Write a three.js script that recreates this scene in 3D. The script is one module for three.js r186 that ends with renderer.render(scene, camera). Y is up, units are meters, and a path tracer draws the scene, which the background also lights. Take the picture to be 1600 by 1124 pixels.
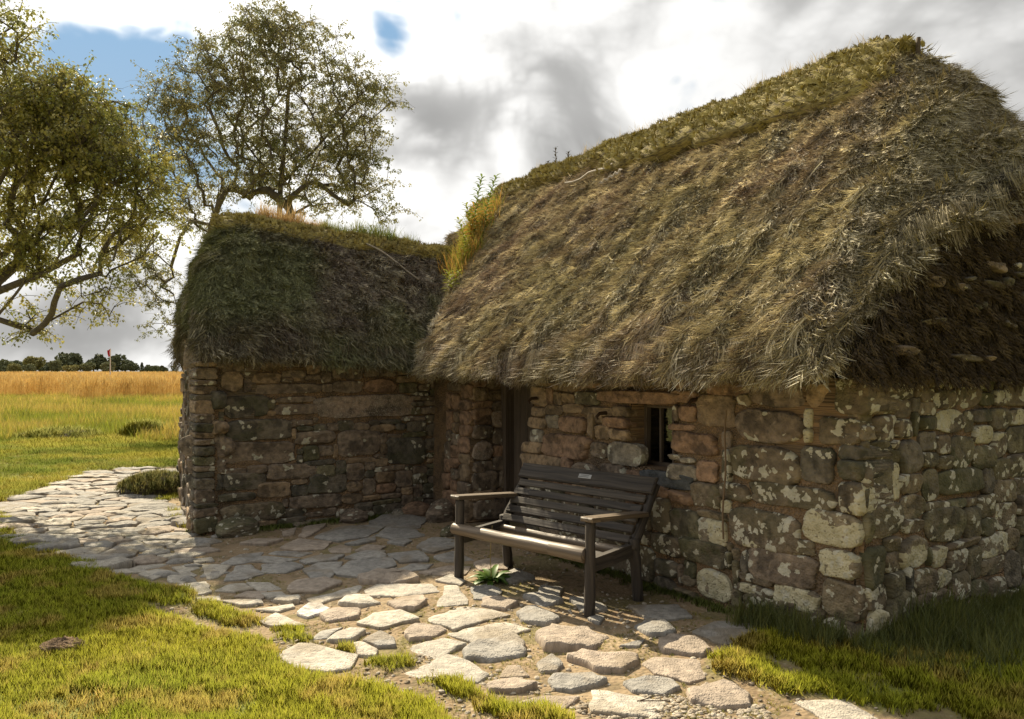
import * as THREE from 'three';
import { mergeGeometries, mergeVertices } from 'three/addons/utils/BufferGeometryUtils.js';

// ---------------------------------------------------------------- camera, sky, sun, exposure
const scene = new THREE.Scene();
const EYE = 1.6, FOC = 1232, HOR = 580;                       // eye height; focal length and horizon in pixels of the 1600 x 1124 photograph
const camera = new THREE.PerspectiveCamera(2 * Math.atan(562 / FOC) * 180 / Math.PI, 1600 / 1124, 0.1, 6000);
camera.position.set(0, EYE, 0);
camera.rotation.x = Math.atan((HOR - 562) / FOC);
camera.updateMatrixWorld(true);
const renderer = new THREE.WebGLRenderer();
renderer.toneMapping = THREE.LinearToneMapping;
renderer.toneMappingExposure = 1.8;
renderer.shadowMap.enabled = true;

const SUN_EL = 41.5 * Math.PI / 180, SUN_AZ = 28.5 * Math.PI / 180;
const SUN = new THREE.Vector3(-Math.sin(SUN_AZ) * Math.cos(SUN_EL), Math.sin(SUN_EL), -Math.cos(SUN_AZ) * Math.cos(SUN_EL));
const sun = new THREE.DirectionalLight(new THREE.Color().setRGB(1, 0.87, 0.64), 5);
sun.position.copy(SUN).multiplyScalar(40).add(new THREE.Vector3(0, 0, -8));
sun.target.position.set(0, 0, -8);
sun.castShadow = true;
Object.assign(sun.shadow.camera, { left: -16, right: 16, top: 16, bottom: -16, near: 1, far: 90 });
sun.shadow.mapSize.set(2048, 2048);
scene.add(sun, sun.target);

// ---------------------------------------------------------------- random numbers and noise
const rng = (s) => () => { s = (s + 0x6d2b79f5) | 0; let t = Math.imul(s ^ (s >>> 15), 1 | s); t = (t + Math.imul(t ^ (t >>> 7), 61 | t)) ^ t; return ((t ^ (t >>> 14)) >>> 0) / 4294967296; };
const clamp = (x, a = 0, b = 1) => Math.min(b, Math.max(a, x)), lerp = (a, b, t) => a + (b - a) * t;
const sstep = (a, b, x) => { const t = clamp((x - a) / (b - a)); return t * t * (3 - 2 * t); };
const smin = (a, b, k) => { const h = clamp(0.5 + 0.5 * (b - a) / k); return lerp(b, a, h) - k * h * (1 - h); };
function hash(x, y, z) { let h = Math.imul(x, 374761393) ^ Math.imul(y, 668265263) ^ Math.imul(z, 2147483647 - 1274126177); h = Math.imul(h ^ (h >>> 13), 1274126177); h ^= h >>> 16; return (h >>> 0) / 4294967296; }
const fade = (t) => t * t * (3 - 2 * t);
function vn(x, y, seed = 0, per = 0) {                              // value noise 0..1, tileable when per > 0
  const x0 = Math.floor(x), y0 = Math.floor(y), fx = fade(x - x0), fy = fade(y - y0);
  const w = per ? (v) => ((v % per) + per) % per : (v) => v;
  const xa = w(x0), xb = w(x0 + 1), ya = w(y0), yb = w(y0 + 1);
  return lerp(lerp(hash(xa, ya, seed), hash(xb, ya, seed), fx), lerp(hash(xa, yb, seed), hash(xb, yb, seed), fx), fy);
}
function fbm(x, y, oct = 4, seed = 0, per = 0) { let s = 0, a = 0.5, n = 0; for (let i = 0; i < oct; i++) { s += a * vn(x, y, seed + i * 17, per); n += a; a *= 0.5; x *= 2; y *= 2; per *= 2; } return s / n; }
function vn3(x, y, z, seed = 0) {
  const x0 = Math.floor(x), y0 = Math.floor(y), z0 = Math.floor(z), fx = fade(x - x0), fy = fade(y - y0), fz = fade(z - z0);
  const H = (i, j, k) => hash(x0 + i, y0 + j, Math.imul(z0 + k, 7919) + seed);
  return lerp(lerp(lerp(H(0, 0, 0), H(1, 0, 0), fx), lerp(H(0, 1, 0), H(1, 1, 0), fx), fy), lerp(lerp(H(0, 0, 1), H(1, 0, 1), fx), lerp(H(0, 1, 1), H(1, 1, 1), fx), fy), fz);
}
function fbm3(x, y, z, oct = 4, seed = 0) { let s = 0, a = 0.5, n = 0; for (let i = 0; i < oct; i++) { s += a * vn3(x, y, z, seed + i * 31); n += a; a *= 0.5; x *= 2.03; y *= 2.03; z *= 2.03; } return s / n; }
function cells(x, y, seed, per) {                                   // worley: [nearest distance, its random value]
  const x0 = Math.floor(x), y0 = Math.floor(y); let best = 9, val = 0;
  for (let j = -1; j <= 1; j++) for (let i = -1; i <= 1; i++) {
    const cx = x0 + i, cy = y0 + j, wx = ((cx % per) + per) % per, wy = ((cy % per) + per) % per;
    const d = Math.hypot(cx + hash(wx, wy, seed) - x, cy + hash(wx, wy, seed + 1) - y);
    if (d < best) { best = d; val = hash(wx, wy, seed + 2); }
  }
  return [best, val];
}

// ---------------------------------------------------------------- places: from a direction in the photograph to a place in the world
const V3 = (x, y, z) => new THREE.Vector3(x, y, z);
const RAY = (px, py) => { const v = V3((px - 800) / FOC, (562 - py) / FOC, -1); return v.applyQuaternion(camera.quaternion); };
const ground = (px, py, h = 0) => { const r = RAY(px, py); return r.multiplyScalar((h - EYE) / r.y).add(camera.position); };
const atDepth = (px, py, d) => { const r = RAY(px, py); return r.multiplyScalar(-d / r.z).add(camera.position); };
const Wd = (x, d, h = 0) => V3(x, h, -d);

// ---------------------------------------------------------------- sky: broken cloud, a few blue holes, grey bank to the right
{
  const W = 3072, H = 1536, data = new Float32Array(W * H * 4);
  const holes = [];                                                  // where the cloud thins or thickens, by direction
  const spot = (px, py, rx, ry, turn, amt) => {
    const c = RAY(px, py).normalize(), r = V3(-c.z, 0, c.x).normalize(), u = V3().crossVectors(r, c), s = Math.sin(turn), k = Math.cos(turn);
    holes.push({ c, a: r.clone().multiplyScalar(k).addScaledVector(u, s), b: u.clone().multiplyScalar(k).addScaledVector(r, -s), rx: rx / FOC, ry: ry / FOC, amt });
  };
  spot(120, 115, 130, 62, -0.35, -0.52); spot(240, 115, 110, 55, 0.5, -0.42); spot(60, 70, 60, 60, 0, -0.2); spot(200, 200, 70, 60, 0, -0.4);
  spot(600, 45, 34, 40, 0.3, -0.42); spot(330, 230, 90, 70, 0, -0.32); spot(240, 330, 60, 60, 0, -0.25); 
  spot(40, 330, 90, 90, 0, -0.3); spot(140, 500, 180, 40, 0.1, 0.16);
  spot(690, 200, 70, 55, -0.5, 0.26); spot(620, 120, 40, 60, 0.2, 0.1); spot(860, 150, 110, 90, 0, 0.08); spot(760, 60, 90, 60, 0, -0.12); spot(1150, 60, 330, 150, -0.2, 0.16); spot(1500, 30, 300, 180, 0, 0.12); spot(900, 240, 110, 60, 0.2, 0.3);
  spot(680, 80, 60, 100, 0.25, -0.1); spot(790, 235, 26, 40, 0, -0.3); spot(450, 60, 200, 60, 0, -0.04); spot(640, 300, 70, 50, 0, 0.22); spot(560, 330, 60, 60, 0, 0.2);
  const warm = (v) => [v * 1.0, v * 0.99, v * 0.965];
  const row = (y, x) => (y * W + x) * 4, d = V3();
  for (let y = H / 2 - 4; y < H; y++) {
    const el = ((y + 0.5) / H - 0.5) * Math.PI;
    for (let x = 0; x < W; x++) {
      const az = ((x + 0.5) / W - 0.5) * 2 * Math.PI;
      d.set(Math.cos(el) * Math.cos(az), Math.sin(el), Math.cos(el) * Math.sin(az));
      const X = d.x * 4.2 + 11, Y = d.y * 6.5 + 5, Z = d.z * 4.2 + 17, wx = vn3(X * 1.7, Y * 1.7, Z * 1.7, 5) - 0.5, wy = vn3(X * 1.7 + 9, Y * 1.7, Z * 1.7, 9) - 0.5;
      const n = fbm3(X + wx * 0.8, Y + wy * 0.8, Z + wx * 0.5, 4, 21); let fine = 0, amp = 0.5, fr = 2.6;
      for (let o = 0; o < 5; o++) { fine += amp * Math.abs(vn3((X + 0.35 * wx) * fr, (Y + 0.35 * wy) * fr, (Z - 0.35 * wx) * fr, 77 + o * 13) * 2 - 1); amp *= 0.55; fr *= 2.1; }
      let T = 0.47 + (n - 0.5) * 1.3 + (0.42 - fine) * 0.62;
      for (const h of holes) {
        const f = d.dot(h.c); if (f < 0.3) continue;
        const a = d.dot(h.a) / f / h.rx, b = d.dot(h.b) / f / h.ry, r2 = a * a + b * b;
        if (r2 < 6) T += h.amt * Math.exp(-r2 * 0.9);
      }
      const s = d.dot(SUN), glow = Math.exp(-(1 - s) * 6);
      const up = clamp(d.y * 2.2);
      const blue = [lerp(0.44, 0.2, up), lerp(0.54, 0.36, up), lerp(0.62, 0.56, up)];
      const cover = sstep(0.04, 0.38, T), thick = sstep(0.42, 1.0, T);
      let v = lerp(1.0, 0.4, thick) + 0.3 * (0.42 - fine) * (0.4 + thick);
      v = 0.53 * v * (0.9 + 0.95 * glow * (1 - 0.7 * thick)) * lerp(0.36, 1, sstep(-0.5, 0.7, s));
      const c = warm(v), o = row(y, x);
      for (let i = 0; i < 3; i++) data[o + i] = lerp(blue[i] * 0.55 * (1 + 0.5 * glow), c[i], cover);
      data[o + 3] = 1;
    }
  }
  for (let y = 0; y < H / 2 - 4; y++) for (let x = 0; x < W; x++) { const o = row(y, x); data[o] = 0.12; data[o + 1] = 0.115; data[o + 2] = 0.09; data[o + 3] = 1; }
  const t = new THREE.DataTexture(data, W, H, THREE.RGBAFormat, THREE.FloatType);
  t.mapping = THREE.EquirectangularReflectionMapping; t.magFilter = THREE.LinearFilter; t.needsUpdate = true;
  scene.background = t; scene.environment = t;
}

// ---------------------------------------------------------------- small tools
const used = new Map();
const numbered = (n) => { const k = used.get(n) ?? 0; used.set(n, k + 1); return k ? n + '_' + String(k).padStart(3, '0') : n; };
function tag(o, label, category, group, kind) { o.userData = { label, category }; if (group) o.userData.group = group; if (kind) o.userData.kind = kind; return o; }
function mesh(name, g, m, parent) { const o = new THREE.Mesh(g, m); o.name = numbered(name); (parent ?? scene).add(o); return o; }
function thing(name, pos, label, category, group, kind) { const o = new THREE.Group(); o.name = numbered(name); o.position.copy(pos); scene.add(o); return tag(o, label, category, group, kind); }
const lin = (c) => { c = clamp(c); return Math.round(255 * (c <= 0.0031308 ? 12.92 * c : 1.055 * Math.pow(c, 1 / 2.4) - 0.055)); };
function tex(n, fn, color = true, m = n) {                              // fn(u, v) in 0..1 gives linear rgb, or one value when color is false
  const data = new Uint8Array(n * m * 4);
  for (let y = 0; y < m; y++) for (let x = 0; x < n; x++) {
    const c = fn((x + 0.5) / n, (y + 0.5) / m), o = (y * n + x) * 4;
    if (color) { data[o] = lin(c[0]); data[o + 1] = lin(c[1]); data[o + 2] = lin(c[2]); } else data[o] = data[o + 1] = data[o + 2] = Math.round(255 * clamp(c));
    data[o + 3] = 255;
  }
  const t = new THREE.DataTexture(data, n, m); t.magFilter = t.minFilter = THREE.LinearFilter; t.wrapS = t.wrapT = THREE.RepeatWrapping;
  if (color) t.colorSpace = THREE.SRGBColorSpace;
  t.needsUpdate = true; return t;
}
const scaled = (t, sx, sy = sx) => { const c = t.clone(); c.repeat.set(1 / sx, 1 / sy); c.needsUpdate = true; return c; };
const std = (o) => new THREE.MeshStandardMaterial({ roughness: 0.95, ...o });
const rgb = (r, g, b) => new THREE.Color().setRGB(r, g, b);
const mixc = (a, b, t) => [lerp(a[0], b[0], t), lerp(a[1], b[1], t), lerp(a[2], b[2], t)];
const leafy = (o) => new THREE.MeshPhysicalMaterial({ roughness: 0.9, transmission: 0.45, thickness: 0, side: THREE.DoubleSide, specularIntensity: 0.5, ...o });
class Soup {                                                            // collects triangles
  constructor() { this.p = []; this.i = []; this.uv = []; this.c = []; }
  v(x, y, z, u = 0, w = 0) { this.p.push(x, y, z); this.uv.push(u, w); return this.p.length / 3 - 1; }
  vv(a, u, w) { return this.v(a.x, a.y, a.z, u, w); }
  t(a, b, c) { this.i.push(a, b, c); }
  q(a, b, c, d) { this.i.push(a, b, c, a, c, d); }
  build() {
    const g = new THREE.BufferGeometry();
    g.setAttribute('position', new THREE.Float32BufferAttribute(this.p, 3)); g.setAttribute('uv', new THREE.Float32BufferAttribute(this.uv, 2));
    if (this.c.length) g.setAttribute('color', new THREE.Float32BufferAttribute(this.c, 3));
    g.setIndex(this.i); g.computeVertexNormals(); return g;
  }
}
function blade(s, b, dir, side, len, w, bend, segs = 2) {              // a tapering strip that bends over
  let prev = null; const p = b.clone(), d = dir.clone();
  for (let k = 0; k <= segs; k++) {
    const f = w * (1 - k / segs) * 0.5 + (k < segs ? w * 0.1 : 0);
    if (k < segs) { const a = s.v(p.x - side.x * f, p.y - side.y * f, p.z - side.z * f), c = s.v(p.x + side.x * f, p.y + side.y * f, p.z + side.z * f); if (prev) s.q(prev[0], prev[1], c, a); prev = [a, c]; }
    else { const a = s.vv(p); s.t(prev[0], prev[1], a); }
    p.addScaledVector(d, len / segs); d.add(bend).normalize();
  }
}
function tube(s, pts, radii, sides = 6, uvScale = 1) {                  // a tapered tube through points
  let prev = null, up = V3(0.13, 1, 0.21).normalize(), l = 0;
  for (let k = 0; k < pts.length; k++) {
    const d = V3().subVectors(pts[Math.min(k + 1, pts.length - 1)], pts[Math.max(k - 1, 0)]).normalize();
    if (Math.abs(d.dot(up)) > 0.95) up = V3(1, 0.1, 0.2).normalize();
    const a = V3().crossVectors(up, d).normalize(), b = V3().crossVectors(d, a), ring = [];
    if (k) l += pts[k].distanceTo(pts[k - 1]);
    for (let j = 0; j <= sides; j++) { const t = j / sides * Math.PI * 2, r = radii[k]; ring.push(s.v(pts[k].x + (a.x * Math.cos(t) + b.x * Math.sin(t)) * r, pts[k].y + (a.y * Math.cos(t) + b.y * Math.sin(t)) * r, pts[k].z + (a.z * Math.cos(t) + b.z * Math.sin(t)) * r, j / sides * uvScale * 0.2, l * uvScale)); }
    if (prev) for (let j = 0; j < sides; j++) s.q(prev[j], prev[j + 1], ring[j + 1], ring[j]);
    prev = ring;
  }
  const e = s.vv(pts[pts.length - 1]); for (let j = 0; j < sides; j++) s.t(prev[j], prev[j + 1], e);
}
function scatter(name, g, m, list, parent) {                            // list of { m: Matrix4, c: [r,g,b] }
  const o = new THREE.InstancedMesh(g, m, list.length); o.name = numbered(name);
  const c = new THREE.Color();
  list.forEach((e, i) => { o.setMatrixAt(i, e.m); if (e.c) o.setColorAt(i, c.setRGB(e.c[0], e.c[1], e.c[2])); });
  (parent ?? scene).add(o); o.userData.kind = 'stuff'; return o;
}
const inside = (poly, x, z) => { let r = false; for (let i = 0, j = poly.length - 1; i < poly.length; j = i++) { const a = poly[i], b = poly[j]; if ((a.z > z) !== (b.z > z) && x < (b.x - a.x) * (z - a.z) / (b.z - a.z) + a.x) r = !r; } return r; };
const pxPoly = (a) => a.map(([x, y]) => ground(x, y));
// ---------------------------------------------------------------- ground
const lawns = [                                                         // short grass, by its outline on the ground
  [[-300, 900], [0, 800], [40, 838], [75, 862], [130, 885], [180, 902], [235, 915], [300, 932], [318, 948], [250, 946], [235, 950], [285, 970], [345, 985], [400, 1012], [440, 1042], [490, 1060], [560, 1076], [600, 1090], [680, 1112], [730, 1150], [760, 1400], [-300, 1400], [-900, 1100]],
  [[310, 944], [352, 948], [412, 962], [414, 974], [380, 978], [320, 960]], [[408, 984], [440, 982], [492, 1000], [470, 1010], [420, 998]],
  [[590, 1040], [650, 1037], [660, 1052], [610, 1062]], [[655, 1072], [720, 1070], [800, 1090], [860, 1102], [905, 1130], [820, 1130], [740, 1094]], [[522, 1013], [550, 1012], [552, 1024], [530, 1024]],
  [[1130, 1036], [1165, 1030], [1205, 1060], [1195, 1084], [1140, 1062]], [[1195, 1072], [1260, 1062], [1360, 1066], [1440, 1090], [1460, 1124], [1400, 1124], [1330, 1098], [1240, 1092], [1200, 1088]],
  [[1180, 1030], [1150, 1010], [1230, 985], [1300, 950], [1420, 920], [1750, 850], [2300, 900], [2300, 1300], [1500, 1130], [1420, 1085], [1360, 1062], [1250, 1055]],
  [[205, 772], [225, 756], [262, 748], [286, 750], [286, 778], [240, 784]], [[262, 800], [285, 800], [290, 812], [266, 812]],
].map(pxPoly);
const pathLeft = pxPoly([[8, 800], [60, 772], [140, 744], [200, 736], [262, 736], [240, 748], [205, 764], [215, 782], [250, 790], [288, 815], [318, 880], [318, 908], [230, 906], [175, 888], [130, 870], [70, 850], [30, 832]]);
const yard = pxPoly([[300, 836], [690, 796], [770, 860], [1080, 960], [1240, 1000], [1300, 1040], [1500, 1140], [1500, 1400], [700, 1400], [640, 1100], [440, 1030], [330, 975], [240, 940], [290, 900]]);
const bare = pxPoly([[-60, 800], [60, 766], [140, 738], [300, 730], [300, 836], [320, 870], [300, 940], [200, 905], [100, 866]]);
function grassAt(x, z) {                                                // 0 bare soil .. 1 turf
  const w = 0.14, nx = x + (fbm(x * 2.1, z * 2.1, 3, 3) - 0.5) * w * 2.4, nz = z + (fbm(x * 2.1 + 9, z * 2.1, 3, 8) - 0.5) * w * 2.4;
  if (lawns.some((p) => inside(p, nx, nz))) return 1;
  if (inside(bare, nx, nz) || inside(yard, nx, nz)) return 0;
  if (-z < 11 && x > -3.2) return 0;
  return 1;
}
const CORNER = [1.99, 4.53];                                            // near corner of the house: p runs back along the front wall, q into the house
const main = (p, q, h) => V3(CORNER[0] + 0.845 * q - 0.535 * p, h, -(CORNER[1] + 0.535 * q + 0.845 * p));
const wing = (a, b, h) => V3(-3.07 + 0.845 * a - 0.432 * b, h, -(7.73 + 0.535 * a + 0.902 * b));
const wingInv = (v) => { const x = v.x + 3.07, d = -v.z - 7.73, det = 0.845 * 0.902 + 0.432 * 0.535; return [(x * 0.902 + 0.432 * d) / det, (0.845 * d - 0.535 * x) / det]; };
const mainInv = (v) => { const x = v.x - CORNER[0], d = -v.z - CORNER[1]; return [-0.535 * x + 0.845 * d, 0.845 * x + 0.535 * d]; };
const GX = [-11, 7], GZ = [-16, -1.5], GW = 1024, GH = 824;
const maskGrid = new Float32Array(GW * GH);
for (let j = 0; j < GH; j++) for (let i = 0; i < GW; i++) maskGrid[j * GW + i] = grassAt(lerp(GX[0], GX[1], (i + 0.5) / GW), lerp(GZ[0], GZ[1], (j + 0.5) / GH));
const mask = (x, z) => { const i = Math.floor((x - GX[0]) / (GX[1] - GX[0]) * GW), j = Math.floor((z - GZ[0]) / (GZ[1] - GZ[0]) * GH); return i < 0 || j < 0 || i >= GW || j >= GH ? 1 : maskGrid[j * GW + i]; };
const softMask = (x, z) => { let s = 0; for (let j = -1; j <= 1; j++) for (let i = -1; i <= 1; i++) s += mask(x + i * 0.05, z + j * 0.05); return s / 9; };
const groundY = (x, z) => {
  const e = Math.min(sstep(0, 0.8, x - GX[0]), sstep(0, 0.8, GX[1] - x), sstep(0, 0.8, z - GZ[0]));
  return (0.03 * softMask(x, z) + (fbm(x * 1.3, z * 1.3, 3, 41) - 0.5) * 0.05 + (fbm(x * 7, z * 7, 3, 43) - 0.5) * 0.014) * e - 0.05 * (1 - e);
};
const soilTex = tex(1536, (u, v) => {
  const x = lerp(GX[0], GX[1], u), z = lerp(GZ[0], GZ[1], v), g = softMask(x, z);
  const n = fbm(x * 1.7, z * 1.7, 4, 11), f = fbm(x * 22, z * 22, 4, 12), grit = vn(x * 70, z * 70, 13);
  let soil = mixc([0.2, 0.135, 0.075], [0.33, 0.245, 0.145], clamp(n * 1.4 - 0.2));
  soil = mixc(soil, [0.12, 0.085, 0.05], sstep(0.52, 0.75, f) * 0.7);
  soil = mixc(soil, [0.46, 0.4, 0.3], grit > 0.9 ? 0.7 : 0);
  const turf = mixc([0.16, 0.17, 0.03], [0.3, 0.23, 0.09], sstep(0.5, 0.72, fbm(x * 2.4 + 5, z * 2.4, 4, 17)));
  const moss = sstep(0.6, 0.7, fbm(x * 3.1, z * 3.1, 3, 71)) * 0.5 * (1 - g);
  return mixc(mixc(soil, [0.13, 0.12, 0.035], moss), turf, clamp(g * 1.1 + (f - 0.5) * 0.4));
}, true, 1280);
soilTex.wrapS = soilTex.wrapT = THREE.ClampToEdgeWrapping;
const gritBump = tex(512, (u, v) => 0.55 * fbm(u * 12, v * 12, 4, 31, 12) + 0.45 * (1 - clamp(cells(u * 40, v * 40, 33, 40)[0] * 1.5)), false);
const groundRoot = new THREE.Group(); groundRoot.name = numbered('ground'); groundRoot.userData.kind = 'structure'; scene.add(groundRoot);
{
  const s = new Soup(), n = 300, m = 250;
  for (let j = 0; j <= m; j++) for (let i = 0; i <= n; i++) { const x = lerp(GX[0], GX[1], i / n), z = lerp(GZ[0], GZ[1], j / m); s.v(x, groundY(x, z), z, i / n, j / m); }
  for (let j = 0; j < m; j++) for (let i = 0; i < n; i++) { const a = j * (n + 1) + i; s.q(a, a + n + 1, a + n + 2, a + 1); }
  const b = gritBump.clone(); b.repeat.set(18 / 1.1, 14.5 / 1.1); b.needsUpdate = true;
  mesh('near_ground', s.build(), std({ map: soilTex, bumpMap: b, bumpScale: 0.012, roughness: 1 }), groundRoot);
  // the field out to the horizon
  const f = new Soup(), rings = 90, arcs = 160, col = [];
  for (let j = 0; j <= rings; j++) {
    const d = 0.5 * Math.pow(6000, j / rings);
    for (let i = 0; i <= arcs; i++) {
      const t = i / arcs * Math.PI * 2, x = Math.sin(t) * d, z = -Math.cos(t) * d, nn = fbm(x * 0.25 + 40, z * 0.25, 4, 51);
      f.v(x, -0.1 + 0.25 * sstep(30, 60, d) * (fbm(x * 0.05, z * 0.05, 2, 3) - 0.5), z, x, z);
      let c = mixc([0.17, 0.2, 0.03], [0.3, 0.26, 0.06], nn);
      c = mixc(c, mixc([0.32, 0.24, 0.07], [0.2, 0.2, 0.05], nn), sstep(16, 30, d));
      c = mixc(c, [0.3, 0.19, 0.07], sstep(40, 48, d)); c = mixc(c, [0.09, 0.1, 0.045], sstep(230, 300, d));
      f.c.push(...c);
    }
  }
  for (let j = 0; j < rings; j++) for (let i = 0; i < arcs; i++) { const a = j * (arcs + 1) + i; f.q(a, a + 1, a + arcs + 2, a + arcs + 1); }
  const detail = scaled(tex(256, (u, v) => { const k = 0.6 + 0.55 * fbm(u * 8, v * 8, 5, 61, 8); return [k, k, k]; }), 3);
  mesh('field', f.build(), std({ vertexColors: true, map: detail, roughness: 1 }), groundRoot);
}

// ---------------------------------------------------------------- stone textures
const spots = (u, v, scale, seed, amount) => { const wx = (fbm(u * 28, v * 28, 4, seed + 5, 28) - 0.5) * 0.95, wy = (fbm(u * 28, v * 28, 4, seed + 8, 28) - 0.5) * 0.95, c = cells(u * scale + wx, v * scale + wy, seed, scale); return c[1] < amount && c[0] < 0.16 + 0.34 * c[1] / amount ? 1 : 0; };
function stoneTex(base, alt, seed, o = {}) {
  return tex(512, (u, v) => {
    const n = fbm(u * 4, v * 4, 5, seed, 4), f = fbm(u * 26, v * 26, 3, seed + 2, 26), st = fbm(u * 3, v * 14, 4, seed + 4, 3 * 1);
    let c = mixc(base, alt, clamp((n - 0.5) * 3 + 0.5)); c = mixc(c, c.map((x) => x * 0.45), sstep(0.56, 0.68, fbm(u * 9, v * 9, 4, seed + 41, 9)) * 0.8);
    const k = 1.45 * (0.36 + 0.9 * f) + (o.strata ? (st - 0.5) * 0.5 : 0); c = [c[0] * k, c[1] * k, c[2] * k];
    if (o.speckle && vn(u * 120, v * 120, seed + 7, 120) > 0.72) c = mixc(c, [0.5, 0.44, 0.36], 0.5);
    if (o.moss) c = mixc(c, [0.075, 0.08, 0.03], sstep(0.5, 0.62, fbm(u * 5, v * 5, 4, seed + 9, 5)) * o.moss);
    if (o.patch) { const pn = fbm(u * 4 + 0.5, v * 4, 5, seed + 12, 4); if (pn > o.patch) c = mixc(mixc([0.36, 0.32, 0.19], [0.66, 0.6, 0.42], f), [0.16, 0.13, 0.08], vn(u * 60, v * 60, seed + 3, 60) > 0.86 ? 0.8 : 0); }
    if (o.spot && (spots(u, v, 9, seed + 20, o.spot) || spots(u, v, 18, seed + 30, o.spot * 0.8))) c = mixc([0.34, 0.32, 0.23], [0.66, 0.62, 0.5], f);
    if (o.pits && vn(u * 60, v * 60, seed + 13, 60) > 0.93) c = mixc(c, [0.05, 0.04, 0.03], 0.8);
    return c;
  });
}
const stoneBump = tex(512, (u, v) => 0.6 * fbm(u * 7, v * 7, 5, 91, 7) + 0.25 * fbm(u * 5, v * 20, 4, 92, 5) + 0.15 * vn(u * 90, v * 90, 93, 90), false);
const stoneMat = (t, size = 0.9) => std({ map: scaled(t, size), bumpMap: scaled(stoneBump, 0.8), bumpScale: 0.035, roughness: 0.92 });
const SM = {
  brown: stoneMat(stoneTex([0.16, 0.12, 0.085], [0.22, 0.17, 0.12], 101, { strata: 1, spot: 0.06 })), red: stoneMat(stoneTex([0.28, 0.175, 0.108], [0.23, 0.15, 0.095], 121, { strata: 1 })),
  dark: stoneMat(stoneTex([0.09, 0.08, 0.06], [0.15, 0.125, 0.09], 141, { moss: 0.35, spot: 0.08 })), tan: stoneMat(stoneTex([0.3, 0.21, 0.125], [0.22, 0.16, 0.1], 161, { strata: 1 })),
  granite: stoneMat(stoneTex([0.27, 0.2, 0.145], [0.2, 0.16, 0.12], 181, { speckle: 1 })), mossy: stoneMat(stoneTex([0.12, 0.1, 0.065], [0.16, 0.14, 0.08], 201, { moss: 0.5, spot: 0.1 })),
  spotted: stoneMat(stoneTex([0.15, 0.115, 0.075], [0.2, 0.16, 0.1], 221, { spot: 0.22, moss: 0.4 })), pale: stoneMat(stoneTex([0.15, 0.12, 0.08], [0.22, 0.18, 0.12], 241, { patch: 0.5, spot: 0.25 })),
  grey: stoneMat(stoneTex([0.3, 0.26, 0.2], [0.2, 0.17, 0.13], 261, { spot: 0.12 })), slate: stoneMat(stoneTex([0.07, 0.075, 0.075], [0.1, 0.1, 0.1], 281, {})),
  flecked: stoneMat(stoneTex([0.13, 0.105, 0.07], [0.17, 0.13, 0.085], 301, { spot: 0.42, patch: 0.66, moss: 0.3 })),
};
const mortarMat = std({ map: scaled(tex(512, (u, v) => { const n = fbm(u * 5, v * 5, 5, 401, 5), g = vn(u * 80, v * 80, 402, 80), c = mixc([0.32, 0.2, 0.105], [0.17, 0.12, 0.07], n); return mixc(c, [0.1, 0.075, 0.05], g > 0.82 ? 0.6 : sstep(0.55, 0.7, fbm(u * 9, v * 9, 3, 403, 9)) * 0.6); }), 1.1), bumpMap: scaled(gritBump, 0.7), bumpScale: 0.03, roughness: 1 });
const earthMat = std({ map: scaled(tex(512, (u, v) => { const n = fbm(u * 6, v * 6, 5, 411, 6), g = vn(u * 60, v * 60, 412, 60); return mixc(mixc([0.13, 0.1, 0.065], [0.23, 0.175, 0.115], n), [0.3, 0.26, 0.2], g > 0.9 ? 0.5 : 0); }), 1.2), bumpMap: scaled(gritBump, 0.6), bumpScale: 0.04, roughness: 1 });

// one rubble stone: rounded block outline, bulging face; x along the wall, y up, z out
function stoneGeo(w, h, R, o = {}) {
  const s = new Soup(), K = 20, e = o.round ? 2.6 : lerp(4.5, 11, R()), sd = Math.floor(R() * 1e6), rings = [[1, o.deep ? -0.3 : -0.07], [1, 0], [0.95, 0.7], [0.84, 0.93], [0.62, 1], [0.33, 1], [0, 1]], out = o.out ?? lerp(0.01, 0.032, R());
  const ux = R() * 9, uy = R() * 9, tx = (R() - 0.5) * 0.03, ty = (R() - 0.3) * 0.02, all = [];
  for (const [r, z] of rings) {
    if (r === 0) { all.push([s.v(0, 0, out, ux, uy)]); continue; }
    const ring = [];
    for (let k = 0; k < K; k++) {
      const t = k / K * Math.PI * 2, c = Math.cos(t), n = Math.sin(t), l = Math.pow(Math.pow(Math.abs(c), e) + Math.pow(Math.abs(n), e), -1 / e);
      const j = 1 + (hash(k, 3, sd) - 0.5) * 0.07 + (vn(k * 0.45, 3.3, sd, 9) - 0.5) * 0.2, x = c * l * j * w / 2 * r, y = n * l * j * h / 2 * r;
      const bump = z > 0 ? (fbm(x * 9 + 50, y * 9 + 50, 3, sd) - 0.5) * Math.min(0.05, out * 1.7) : 0;
      ring.push(s.v(x, y, (z < 0 ? z : z * out) + bump + (z > 0 ? tx * x / w * 2 * z + ty * y / h * 2 : 0), ux + x + (z < 0 ? -z * c * l : 0), uy + y + (z < 0 ? -z * n * l : 0)));
    }
    all.push(ring);
  }
  for (let q = 0; q + 1 < all.length; q++) for (let k = 0; k < K; k++) { const a = all[q], b = all[q + 1], k1 = (k + 1) % K; if (b.length === 1) s.t(a[k], a[k1], b[0]); else s.q(a[k], a[k1], b[k1], b[k]); }
  return s.build();
}
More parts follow.
